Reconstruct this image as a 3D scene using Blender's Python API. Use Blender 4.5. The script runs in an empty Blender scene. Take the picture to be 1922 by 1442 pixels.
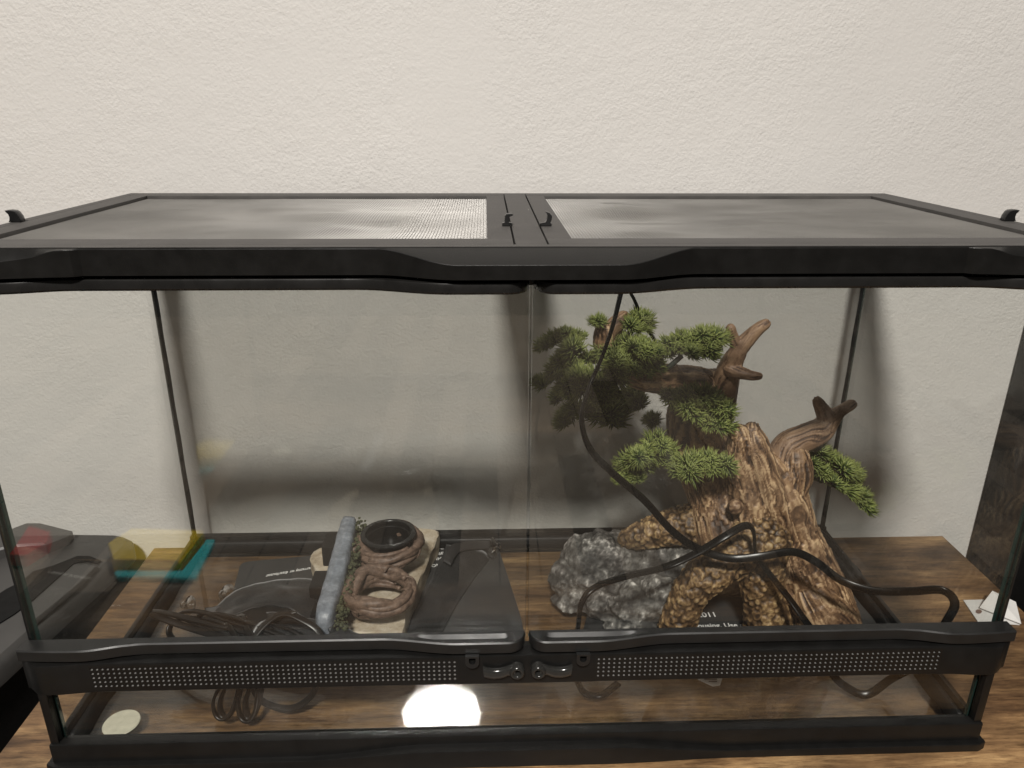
import bpy, bmesh, math, random
import numpy as np
from mathutils import Vector, Matrix

S = bpy.context.scene
COL = S.collection
R = math.radians
random.seed(7)
rng = np.random.default_rng(11)

# ------------------------------------------------------------------ camera
CAM = np.array([-0.03500, -0.57220, 0.61660])
YAW, PITCH, ROLL, FPX = 0.035689, 0.355090, 0.004157, 1398.36
_fw = np.array([math.sin(YAW)*math.cos(PITCH), math.cos(YAW)*math.cos(PITCH), -math.sin(PITCH)])
_r = np.cross(_fw, [0, 0, 1.0]); _r /= np.linalg.norm(_r); _u = np.cross(_r, _fw)
RT = _r*math.cos(ROLL)+_u*math.sin(ROLL); UP = -_r*math.sin(ROLL)+_u*math.cos(ROLL)
cd = bpy.data.cameras.new('camera'); cam = bpy.data.objects.new('camera', cd); COL.objects.link(cam)
cam.matrix_world = Matrix(((RT[0], UP[0], -_fw[0], CAM[0]), (RT[1], UP[1], -_fw[1], CAM[1]), (RT[2], UP[2], -_fw[2], CAM[2]), (0, 0, 0, 1)))
cd.sensor_width = 36; cd.lens = FPX/1922*36; cd.clip_start = 0.02; cd.clip_end = 60
S.camera = cam

# ------------------------------------------------------------------ light: one round ceiling lamp behind the camera, dim room fill
W = bpy.data.worlds.new('World'); S.world = W; W.use_nodes = True
W.node_tree.nodes['Background'].inputs[0].default_value = (1.0, 0.95, 0.90, 1)
W.node_tree.nodes['Background'].inputs[1].default_value = 0.042
ld = bpy.data.lights.new('ceiling_lamp', 'AREA'); ld.shape = 'DISK'; ld.size = 0.53
ld.energy = 335; ld.color = (1.0, 0.955, 0.895)
lamp = bpy.data.objects.new('ceiling_lamp', ld); COL.objects.link(lamp)
lamp.location = (-0.37, -2.82, 3.40)
S.view_settings.view_transform = 'Standard'; S.view_settings.look = 'None'
S.view_settings.exposure = 0.0; S.view_settings.gamma = 1.0
S.render.engine = 'CYCLES'
cy = S.cycles
cy.max_bounces = 14; cy.transparent_max_bounces = 40; cy.glossy_bounces = 6; cy.diffuse_bounces = 4; cy.transmission_bounces = 8
cy.sample_clamp_indirect = 0; cy.sample_clamp_direct = 0
cy.caustics_reflective = True; cy.caustics_refractive = False
cy.use_denoising = True

# ------------------------------------------------------------------ geometry helpers
def U(x, y, Y=None, z=None, X=None):
    """a point of the place seen at photo pixel (x, y), at a known depth, height or side"""
    d = _fw + RT*(x-961)/FPX - UP*(y-721)/FPX
    if Y is not None: t = (Y-CAM[1])/d[1]
    elif z is not None: t = (z-CAM[2])/d[2]
    else: t = (X-CAM[0])/d[0]
    return CAM + t*d
def px(p): return np.linalg.norm(np.array(p)-CAM)/FPX     # metres per photo pixel at p

class MB:
    def __init__(s): s.v = []; s.f = []; s.m = []
    def add(s, vs, fs, mi=0):
        b = len(s.v); s.v += [tuple(map(float, p)) for p in vs]
        s.f += [tuple(i+b for i in f) for f in fs]; s.m += [mi]*len(fs)
    def box(s, x0, x1, y0, y1, z0, z1, mi=0, fm=None):
        vs = [(x0,y0,z0),(x1,y0,z0),(x1,y1,z0),(x0,y1,z0),(x0,y0,z1),(x1,y0,z1),(x1,y1,z1),(x0,y1,z1)]
        fs = [(0,3,2,1),(4,5,6,7),(0,1,5,4),(2,3,7,6),(1,2,6,5),(3,0,4,7)]   # -z +z -y +y +x -x
        b = len(s.v); s.v += vs; s.f += [tuple(i+b for i in f) for f in fs]
        s.m += (fm or [mi]*6)
    def bbox(s, x0, x1, y0, y1, z0, z1, b=0.001, mi=0):
        """box with chamfered edges"""
        bm = bmesh.new(); bmesh.ops.create_cube(bm, size=1)
        for v in bm.verts: v.co = Vector(((x0+x1)/2+v.co.x*(x1-x0), (y0+y1)/2+v.co.y*(y1-y0), (z0+z1)/2+v.co.z*(z1-z0)))
        bmesh.ops.bevel(bm, geom=bm.edges[:], offset=b, segments=2, affect='EDGES', profile=0.6)
        s.addbm(bm, mi)
    def addbm(s, bm, mi=0):
        bm.verts.index_update()
        s.add([v.co[:] for v in bm.verts], [[v.index for v in f.verts] for f in bm.faces], mi); bm.free()
    def loft(s, rings, closed=True, cap=True, mi=0):
        n = len(rings[0]); vs = [p for r in rings for p in r]; fs = []
        for i in range(len(rings)-1):
            for j in range(n if closed else n-1):
                k = (j+1) % n
                fs.append((i*n+j, i*n+k, (i+1)*n+k, (i+1)*n+j))
        if cap and closed:
            fs.append(tuple(range(n-1, -1, -1))); fs.append(tuple((len(rings)-1)*n+j for j in range(n)))
        s.add(vs, fs, mi)
    def tube(s, pts, rad, n=8, prof=None, twist=0.0, mi=0, up0=None, cap=True):
        pts = np.array(pts, float); m = len(pts)
        rad = np.full(m, rad) if np.isscalar(rad) else np.array(rad)
        T = np.gradient(pts, axis=0); T /= np.linalg.norm(T, axis=1)[:, None]+1e-12
        a = np.array(up0 if up0 is not None else (0, 0, 1.0)); 
        if abs(a@T[0]) > .95: a = np.array((1.0, 0, 0))
        N = a-T[0]*(a@T[0]); N /= np.linalg.norm(N); rings = []
        for i in range(m):
            N = N-T[i]*(N@T[i]); N /= np.linalg.norm(N); B = np.cross(T[i], N)
            tw = twist*i/(m-1) if not callable(twist) else twist(i/(m-1))
            if prof is None: pr = [(math.cos(2*math.pi*k/n), math.sin(2*math.pi*k/n)) for k in range(n)]
            else: pr = prof
            c, sn = math.cos(tw), math.sin(tw)
            rings.append([pts[i]+rad[i]*((p*c-q*sn)*N+(p*sn+q*c)*B) for p, q in pr])
        s.loft(rings, True, cap, mi)
    def lathe(s, prof, M, n=32, mi=0):
        rings = [[M @ Vector((r*math.cos(2*math.pi*k/n), r*math.sin(2*math.pi*k/n), h)) for k in range(n)] for r, h in prof]
        s.loft(rings, True, False, mi)
    def build(s, name, mats, parent=None, smooth=None, kind=None, loc=None):
        me = bpy.data.meshes.new(name)
        vs = s.v
        if loc is not None: vs = (np.array(s.v)-np.array(loc)).tolist()
        me.from_pydata(vs, [], s.f); mats = mats if isinstance(mats, (list, tuple)) else [mats]
        for m in mats: me.materials.append(m)
        if len(mats) > 1: me.polygons.foreach_set('material_index', s.m)
        if smooth is not None:
            me.polygons.foreach_set('use_smooth', [True]*len(me.polygons))
            if smooth < 3: me.set_sharp_from_angle(angle=smooth)
        me.update()
        bm = bmesh.new(); bm.from_mesh(me); bmesh.ops.recalc_face_normals(bm, faces=bm.faces[:]); bm.to_mesh(me); bm.free()
        return link(name, me, parent, kind, loc)
def link(name, me, parent=None, kind=None, loc=None):
    o = bpy.data.objects.new(name, me); COL.objects.link(o)
    if loc is not None: o.location = loc
    if parent is not None:
        o.parent = parent
        pw = Vector((0, 0, 0)); q = parent
        while q is not None: pw += q.location; q = q.parent
        o.location = (Vector(loc) if loc is not None else Vector((0, 0, 0)))-pw
    if kind: o['kind'] = kind
    return o
def thing(name, loc, label, cat, group=None):
    o = bpy.data.objects.new(name, None); COL.objects.link(o); o.location = loc; o.empty_display_size = 0.02
    return tag(o, label, cat, group)
def tag(o, label, cat, group=None):
    o['label'] = label; o['category'] = cat
    if group: o['group'] = group
    return o
def spline(P, n=60):
    """Catmull-Rom through P, resampled evenly"""
    P = np.array(P, float); Q = np.vstack([2*P[0]-P[1], P, 2*P[-1]-P[-2]]); out = []
    for i in range(1, len(Q)-2):
        for t in np.linspace(0, 1, 16, endpoint=False):
            a, b, c, d = Q[i-1], Q[i], Q[i+1], Q[i+2]
            out.append(.5*((2*b)+(-a+c)*t+(2*a-5*b+4*c-d)*t*t+(-a+3*b-3*c+d)*t**3))
    out.append(P[-1]); out = np.array(out)
    L = np.r_[0, np.cumsum(np.linalg.norm(np.diff(out, axis=0), axis=1))]
    s = np.linspace(0, L[-1], n)
    return np.stack([np.interp(s, L, out[:, k]) for k in range(out.shape[1])], 1)
def sstep(a, b, x):
    t = min(1, max(0, (x-a)/(b-a))); return t*t*(3-2*t)

# ------------------------------------------------------------------ numpy noise
_perm = rng.permutation(512).astype(np.int64)
def _h(i, j, k): return _perm[(_perm[(_perm[i & 511]+j) & 511]+k) & 511]
def vnoise(P):
    P = np.asarray(P, float); I = np.floor(P).astype(np.int64); F = P-I; F = F*F*(3-2*F); out = 0
    for dx in (0, 1):
        for dy in (0, 1):
            for dz in (0, 1):
                w = (F[:, 0] if dx else 1-F[:, 0])*(F[:, 1] if dy else 1-F[:, 1])*(F[:, 2] if dz else 1-F[:, 2])
                out = out+w*_h(I[:, 0]+dx, I[:, 1]+dy, I[:, 2]+dz)/511.0
    return out*2-1
def fbm(P, o=4, g=.5):
    a = 1; t = 0; r = 0; P = np.array(P, float)
    for _ in range(o): r = r+a*vnoise(P); t += a; a *= g; P = P*2.03+7.1
    return r/t
def voro(P):
    """distance to nearest and second nearest cell point"""
    P = np.asarray(P, float); I = np.floor(P).astype(np.int64); d1 = np.full(len(P), 9.); d2 = d1.copy()
    for dx in (-1, 0, 1):
        for dy in (-1, 0, 1):
            for dz in (-1, 0, 1):
                h = _h(I[:, 0]+dx, I[:, 1]+dy, I[:, 2]+dz)
                c = np.stack([I[:, 0]+dx+_perm[h]/511., I[:, 1]+dy+_perm[(h+91) & 511]/511., I[:, 2]+dz+_perm[(h+207) & 511]/511.], 1)
                d = np.linalg.norm(P-c, axis=1); d2 = np.minimum(d2, np.maximum(d, d1)); d1 = np.minimum(d1, d)
    return d1, d2

# ------------------------------------------------------------------ materials
def nm(name):
    m = bpy.data.materials.new(name); m.use_nodes = True
    return m, m.node_tree.nodes, m.node_tree.links, m.node_tree.nodes['Principled BSDF']
def N(ns, t, **k):
    n = ns.new(t)
    for a, v in k.items(): setattr(n, a, v)
    return n
def tex(ns, ls, scale, detail=4, rough=.55, sc=(1, 1, 1), kind='ShaderNodeTexNoise', coord='Object'):
    tc = N(ns, 'ShaderNodeTexCoord'); mp = N(ns, 'ShaderNodeMapping'); mp.inputs['Scale'].default_value = sc
    ls.new(tc.outputs[coord], mp.inputs[0]); t = N(ns, kind); ls.new(mp.outputs[0], t.inputs[0])
    t.inputs['Scale'].default_value = scale
    if kind == 'ShaderNodeTexNoise': t.inputs['Detail'].default_value = detail; t.inputs['Roughness'].default_value = rough
    return t
def ramp(ns, ls, src, stops):
    r = N(ns, 'ShaderNodeValToRGB'); e = r.color_ramp.elements
    while len(e) < len(stops): e.new(.5)
    for q, (p, c) in zip(e, stops): q.position = p; q.color = (*c, 1) if len(c) == 3 else c
    ls.new(src, r.inputs[0]); return r
def bump(ns, ls, src, b, strength, dist):
    n = N(ns, 'ShaderNodeBump'); n.inputs['Strength'].default_value = strength; n.inputs['Distance'].default_value = dist
    ls.new(src, n.inputs['Height']); ls.new(n.outputs[0], b.inputs['Normal']); return n
def plain(name, col, rough, metal=0, spec=.5, var=.15, nscale=60, bs=0, bd=.0003, bscale=900):
    m, ns, ls, b = nm(name); b.inputs['Metallic'].default_value = metal; b.inputs['Specular IOR Level'].default_value = spec
    t = tex(ns, ls, nscale); lo = tuple(c*(1-var) for c in col); hi = tuple(c*(1+var) for c in col)
    r = ramp(ns, ls, t.outputs[0], [(.3, lo), (.7, hi)]); ls.new(r.outputs[0], b.inputs['Base Color'])
    rr = ramp(ns, ls, t.outputs[0], [(.3, (rough*.85,)*3), (.7, (min(1, rough*1.15),)*3)]); ls.new(rr.outputs[0], b.inputs['Roughness'])
    if bs: t2 = tex(ns, ls, bscale, 3); bump(ns, ls, t2.outputs[0], b, bs, bd)
    return m

M_plastic = plain('black_plastic', (.0065, .0063, .0060), .36, spec=.36, bs=.35, bd=.0003, bscale=1400)
M_plastic_top = plain('black_plastic_lit_top', (.062, .058, .055), .62, var=.3, nscale=25, bs=.5, bd=.0003, bscale=1500)  # paler copy for upward faces: light from above put into the base colour
M_gloss = plain('black_gloss_plastic', (.010, .010, .010), .18)
M_dark = plain('matte_black_and_shade', (.005, .005, .005), .7, spec=.2)  # matte black of the black parts; also colours in the shaded grip slot
M_cord = plain('black_cord_rubber', (.0035, .0034, .0032), .27, spec=.25)
M_cord2 = plain('brown_black_cord', (.011, .0085, .0065), .32, spec=.3)
M_wire = plain('galvanised_wire', (.38, .37, .355), .36, metal=.58, var=.18, nscale=8)
M_silicone = plain('black_silicone', (.006, .006, .006), .50, spec=.25, bs=.25, bd=.0012, bscale=70)

# wall: roller-stippled paint
M_wall, ns, ls, b = nm('painted_wall')
t = tex(ns, ls, 1.6, 3); r = ramp(ns, ls, t.outputs[0], [(.35, (.655, .634, .607)), (.65, (.690, .669, .642))]); ls.new(r.outputs[0], b.inputs['Base Color'])
b.inputs['Roughness'].default_value = .62
t1 = tex(ns, ls, 270, 4, .55); t2 = tex(ns, ls, 60, 2)
mx = N(ns, 'ShaderNodeMath', operation='MULTIPLY_ADD'); ls.new(t2.outputs[0], mx.inputs[0]); mx.inputs[1].default_value = .8; ls.new(t1.outputs[0], mx.inputs[2])
t3 = tex(ns, ls, 7, 3); r3w = ramp(ns, ls, t3.outputs[0], [(.3, (.45,)*3), (.7, (1.25,)*3)])
mw = N(ns, 'ShaderNodeMath', operation='MULTIPLY'); ls.new(mx.outputs[0], mw.inputs[0]); ls.new(r3w.outputs[0], mw.inputs[1])
bump(ns, ls, mw.outputs[0], b, .60, .0018)

# rustic brown laminate desk
M_wood, ns, ls, b = nm('rustic_wood')
g = tex(ns, ls, 7, 8, .70, sc=(.8, 5.0, 5)); g2 = tex(ns, ls, 40, 8, .75, sc=(.7, 7.0, 7)); p = tex(ns, ls, 4.2, 7, .70, sc=(.75, 1.7, 1))
r = ramp(ns, ls, g.outputs[0], [(.30, (.050, .029, .016)), (.44, (.140, .080, .040)), (.56, (.250, .152, .075)), (.70, (.43, .285, .145))])
r2 = ramp(ns, ls, g2.outputs[0], [(.36, (.34, .30, .27)), (.50, (.90, .88, .86)), (.66, (1.18, 1.18, 1.16))])
r3 = ramp(ns, ls, p.outputs[0], [(.37, (.22, .20, .19)), (.50, (.80, .78, .75)), (.64, (1.35, 1.32, 1.25))])
m1 = N(ns, 'ShaderNodeMix', data_type='RGBA', blend_type='MULTIPLY'); m1.inputs[0].default_value = .9; ls.new(r.outputs[0], m1.inputs[6]); ls.new(r2.outputs[0], m1.inputs[7])
m2 = N(ns, 'ShaderNodeMix', data_type='RGBA', blend_type='MULTIPLY'); m2.inputs[0].default_value = .85; ls.new(m1.outputs[2], m2.inputs[6]); ls.new(r3.outputs[0], m2.inputs[7])
ls.new(m2.outputs[2], b.inputs['Base Color']); b.inputs['Roughness'].default_value = .48
bump(ns, ls, g2.outputs[0], b, .25, .0006)

# thin glass pane: transparent body, mirror on both faces by angle (Schlick), a trace of dust
def glass(name, tint, dust=.02, f0=.043, rough=0.0):
    m, ns, ls, b = nm(name); ns.remove(b); out = ns['Material Output']
    geo = N(ns, 'ShaderNodeNewGeometry'); dt = N(ns, 'ShaderNodeVectorMath', operation='DOT_PRODUCT')
    ls.new(geo.outputs['Normal'], dt.inputs[0]); ls.new(geo.outputs['Incoming'], dt.inputs[1])
    ab = N(ns, 'ShaderNodeMath', operation='ABSOLUTE'); ls.new(dt.outputs['Value'], ab.inputs[0])
    om = N(ns, 'ShaderNodeMath', operation='SUBTRACT'); om.inputs[0].default_value = 1; ls.new(ab.outputs[0], om.inputs[1])
    pw = N(ns, 'ShaderNodeMath', operation='POWER'); ls.new(om.outputs[0], pw.inputs[0]); pw.inputs[1].default_value = 5
    fr = N(ns, 'ShaderNodeMath', operation='MULTIPLY_ADD'); ls.new(pw.outputs[0], fr.inputs[0]); fr.inputs[1].default_value = 1-f0; fr.inputs[2].default_value = f0
    tr = N(ns, 'ShaderNodeBsdfTransparent'); tr.inputs[0].default_value = (*tint, 1)
    gl = N(ns, 'ShaderNodeBsdfGlossy'); gl.inputs['Roughness'].default_value = rough; gl.inputs['Color'].default_value = (1, 1, 1, 1)
    df = N(ns, 'ShaderNodeBsdfDiffuse'); df.inputs[0].default_value = (.75, .73, .70, 1)
    mx = N(ns, 'ShaderNodeMixShader'); ls.new(fr.outputs[0], mx.inputs[0]); ls.new(tr.outputs[0], mx.inputs[1]); ls.new(gl.outputs[0], mx.inputs[2])
    tn = tex(ns, ls, 5.5, 5, .6); rr = ramp(ns, ls, tn.outputs[0], [(.42, (dust*.25,)*3), (.62, (dust,)*3), (.70, (dust*2.2,)*3), (.80, (dust*7,)*3)])
    m2 = N(ns, 'ShaderNodeMixShader'); ls.new(rr.outputs[0], m2.inputs[0]); ls.new(mx.outputs[0], m2.inputs[1]); ls.new(df.outputs[0], m2.inputs[2])
    sm = tex(ns, ls, 11, 6, .72, sc=(1, 1, .7)); sr = ramp(ns, ls, sm.outputs[0], [(.58, (0, 0, 0)), (.70, (.022,)*3), (.80, (.05,)*3)])
    m3 = N(ns, 'ShaderNodeMixShader'); ls.new(sr.outputs[0], m3.inputs[0]); ls.new(m2.outputs[0], m3.inputs[1]); ls.new(df.outputs[0], m3.inputs[2])
    ls.new(m3.outputs[0], out.inputs[0]); return m
M_glass = glass('clear_glass', (.966, .970, .962), .0035)
M_glass_soft = glass('clear_glass_wiped', (.966, .970, .962), .005, rough=.045)
M_clear = glass('clear_plastic', (.93, .93, .92), .03, .06)
M_edge = plain('glass_edge_green', (.012, .026, .022), .10, spec=.9)

# ------------------------------------------------------------------ setting
ZD = 0.012          # desk top
mb = MB(); mb.box(-4, 4, .405, .505, -.75, 2.2); o = mb.build('wall', M_wall, kind='structure')
M_floor, ns, ls, b = nm('plank_floor')
tc = N(ns, 'ShaderNodeTexCoord'); mp = N(ns, 'ShaderNodeMapping'); mp.inputs['Rotation'].default_value = (0, 0, R(90)); ls.new(tc.outputs['Object'], mp.inputs[0])
bk = N(ns, 'ShaderNodeTexBrick'); ls.new(mp.outputs[0], bk.inputs[0]); bk.inputs['Scale'].default_value = 1
bk.inputs['Brick Width'].default_value = .9; bk.inputs['Row Height'].default_value = .13; bk.inputs['Mortar Size'].default_value = .002; bk.inputs['Bias'].default_value = -.1
bk.inputs['Color1'].default_value = (.22, .18, .142, 1); bk.inputs['Color2'].default_value = (.030, .023, .017, 1); bk.inputs['Mortar'].default_value = (.03, .02, .015, 1)
ls.new(bk.outputs[0], b.inputs['Base Color']); b.inputs['Roughness'].default_value = .4
mb = MB(); mb.box(-4, 4, -4.5, .405, -.85, -.75); mb.build('floor', M_floor, kind='structure')

# desk
desk = thing('desk', (.065, .02, -.75), 'rustic brown wood desk carrying the glass terrarium', 'desk')
mb = MB(); mb.bbox(-.523, .652, -.285, .382, ZD-.026, ZD, .0015); mb.build('desktop', M_wood, desk, .6)
for x in (-.49, .60):
    for y in (-.25, .33):
        mb = MB(); mb.bbox(x-.02, x+.02, y-.02, y+.02, -.75, ZD-.026, .001); mb.build('leg', M_dark, desk)

# tall black cabinet at the right end of the desk
cab = thing('cabinet', (1.0, .05, -.75), 'tall black cabinet standing beyond the right end of the desk', 'cabinet')
mb = MB(); mb.bbox(.712, 1.3, -.05, .402, -.74, .62, .002); mb.build('body', M_dark, cab, .6)
mb = MB(); mb.bbox(.70, 1.31, -.06, .403, .62, .64, .002); mb.build('top', M_dark, cab, .6)

# ------------------------------------------------------------------ terrarium
HW, DEP = .45, .352
terr = thing('glass_terrarium', (0, .17, ZD), 'large black framed glass terrarium with two front doors and mesh lid', 'terrarium')
GE = [M_glass, M_edge]
def pane(name, x0, x1, y0, y1, z0, z1, axis, parent, GE=GE):
    fm = {'y': [1, 1, 0, 0, 1, 1], 'x': [1, 1, 1, 1, 0, 0], 'z': [0, 0, 1, 1, 1, 1]}[axis]
    mb = MB(); mb.box(x0, x1, y0, y1, z0, z1, fm=fm); return mb.build(name, GE, parent)
ZF = .028
pane('floor_pane', -HW+.004, HW-.004, .004, DEP-.004, ZF-.004, ZF, 'z', terr)
pane('back_pane', -HW, HW, DEP-.004, DEP, .02, .498, 'y', terr, [M_glass_soft, M_edge])
pane('side_pane', -HW, -HW+.004, .002, DEP-.0045, .02, .498, 'x', terr)
pane('side_pane', HW-.004, HW, .002, DEP-.0045, .02, .498, 'x', terr)
pane('lower_front_pane', -HW+.0045, HW-.0045, 0, .004, .02, .135, 'y', terr)

# base frame: inner ring, upper tier, lower tier with the bulged middle
mb = MB()
def rail(mb, xs, prof, mi=0): mb.loft([[(x, y, z) for y, z in prof(x)] for x in xs], True, True, mi)
bev = .0016
def pf(yf, yb, z0, z1, b=bev): return [(yb, z0), (yf+b, z0), (yf, z0+b), (yf, z1-b), (yf+b*.3, z1-b*.3), (yf+b, z1), (yb, z1)]
rail(mb, [-.456, .456], lambda x: pf(-.0105, -.001, .020, .0435))
rail(mb, [-.456, .456], lambda x: pf(-.0015, .0095, .0435-.0225, .0405, .001) if False else [(.0045, .03), (-.0008, .03), (-.0008, .0425), (.0045, .0410)])
mb.build('base_front_rail', M_plastic, terr, .6)
mb = MB()
mb.bbox(-.456, -.4505, 0, .362, .014, .0435, .001); mb.bbox(.4505, .456, 0, .362, .014, .0435, .001)
mb.bbox(-.456, .456, .3525, .362, .014, .0475, .001)
mb.build('base_side_rail', M_plastic, terr, .6)
mb = MB()   # black silicone and inner lip along the floor edges
mb.loft([[(-.4458, y, ZF), (-.4455, y, .041), (-.4425, y, .037+.001*math.sin(y*160)), (-.4355+.001*math.sin(y*90), y, ZF+.0006)] for y in np.linspace(.006, .346, 60)])
mb.loft([[(.4458, y, ZF), (.4455, y, .041), (.4425, y, .037+.001*math.sin(y*150)), (.4355+.001*math.sin(y*83), y, ZF+.0006)] for y in np.linspace(.006, .346, 60)])
mb.loft([[(x, .3475, ZF), (x, .3475, .044), (x, .3450, .040), (x, .3400+.0006*math.sin(x*110), ZF+.0006)] for x in np.linspace(-.438, .438, 90)])
mb.loft([[(x, .0045, ZF), (x, .0045, .040), (x, .0075, .038), (x, .0100+.0006*math.sin(x*130), ZF+.0006)] for x in np.linspace(-.438, .438, 90)])
mb.build('silicone_seal', M_silicone, terr, 3)
mb = MB()
def zt_low(x):
    return .0225+.0115*sstep(.215, .085, abs(x+.005))
def yf_low(x): return -.0165-.004*sstep(.215, .085, abs(x+.005))
xs = np.linspace(-.4615, .4615, 120)
rail(mb, xs, lambda x: pf(yf_low(x)+max(0, (abs(x)-.458))*1.0, -.0095, ZD+.0005, zt_low(x), .0012))
mb.bbox(-.4615, -.457, -.0095, .366, ZD+.0005, .0225, .001); mb.bbox(.457, .4615, -.0095, .366, ZD+.0005, .0225, .001)
mb.bbox(-.457, .457, .3625, .366, ZD+.0005, .0225, .001)
mb.build('plinth', M_plastic, terr, .6)

for sx in (-1, 1):
    mb = MB(); a, b_ = sorted((sx*.4455, sx*.4398)); mb.loft([[(sx*.4458, .3478, z), (sx*.4458, .3448+.0003*math.sin(z*90), z), (sx*.4442, .3460, z), (sx*.4432+.0003*math.sin(z*70), .3478, z)] for z in np.linspace(.05, .484, 40)])
    mb.build('corner_seal', M_silicone, terr, 3)
    mb = MB(); a, b_ = sorted((sx*.4505, sx*.4535)); mb.bbox(a, b_, -.0035, .0060, .150, .4850, .0006); mb.build('door_edge_strip', M_gloss, terr, .6)
# corner posts either side of the lower window
for sx in (-1, 1):
    mb = MB(); a, b_ = sorted((sx*.4475, sx*.4555)); mb.bbox(a, b_, -.0085, -.0005, .0437, .1135, .001)
    mb.build('corner_post', M_plastic, terr, .6)

# vent band with rows of little holes
VZ0, VZ1 = .1140, .1470
def yv(x):
    a = abs(x); return -.0200 - .0025*sstep(.395, .43, a) + .010*sstep(.435, .4585, a)**2
mb = MB(); ZV = (.1195, .1430)
segs = [(-.458, -.3955), (-.0645, .0635), (.3885, .458)]
for a, b_ in segs:
    xs = np.linspace(a, b_, 24); rail(mb, xs, lambda x: pf(yv(x), -.0006, VZ0, VZ1, .0012))
for a, b_ in ((-.3955, -.0645), (.0635, .3885)):
    xs = np.linspace(a, b_, 20)
    rail(mb, xs, lambda x: [(-.0006, VZ0), (yv(x)+bev, VZ0), (yv(x), VZ0+bev), (yv(x), ZV[0]), (-.0006, ZV[0])])
    rail(mb, xs, lambda x: [(-.0006, ZV[1]), (yv(x), ZV[1]), (yv(x), VZ1-bev), (yv(x)+bev*.3, VZ1-bev*.3), (yv(x)+bev, VZ1), (-.0006, VZ1)])
mb.build('vent_band', M_plastic, terr, .5)
for a, b_ in ((-.3955, -.0645), (.0635, .3885)):
    mb = MB(); ncol = 70 if a < 0 else 67; nrow = 5; cw = (b_-a)/ncol; ch = (ZV[1]-ZV[0])/nrow; rad = .00125
    for i in range(ncol):
        for j in range(nrow):
            cx = a+(i+.5)*cw; cz = ZV[0]+(j+.5)*ch; y = yv(cx)
            oc = [(cx+rad*math.cos(R(22.5+45*k)), cz+rad*math.sin(R(22.5+45*k))) for k in range(8)]
            hx, hz = cw/2, ch/2
            sq = [(cx+hx, cz), (cx+hx, cz+hz), (cx, cz+hz), (cx-hx, cz+hz), (cx-hx, cz), (cx-hx, cz-hz), (cx, cz-hz), (cx+hx, cz-hz)]
            oc = [(cx+rad*math.cos(R(45*k)), cz+rad*math.sin(R(45*k))) for k in range(8)]
            vs = [(u, y, v) for u, v in sq]+[(u, y, v) for u, v in oc]+[(u, y+.0022, v) for u, v in oc]
            fs = [(k, (k+1) % 8, 8+(k+1) % 8, 8+k) for k in range(8)]+[(8+k, 8+(k+1) % 8, 16+(k+1) % 8, 16+k) for k in range(8)]
            mb.add(vs, fs, 0); mb.add([vs[16+k] for k in range(8)], [tuple(range(8))], 1)
            # pale quad for the light on each hole's lower wall, painted in grey
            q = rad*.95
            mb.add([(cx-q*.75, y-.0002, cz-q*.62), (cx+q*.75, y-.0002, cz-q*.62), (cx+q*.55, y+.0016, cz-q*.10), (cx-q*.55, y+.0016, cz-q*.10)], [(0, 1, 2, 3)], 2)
    mb.build('vent_grille', [M_plastic, M_dark, plain('lit_lip_grey', (.12, .117, .112), .5)], terr, kind='stuff')

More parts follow.
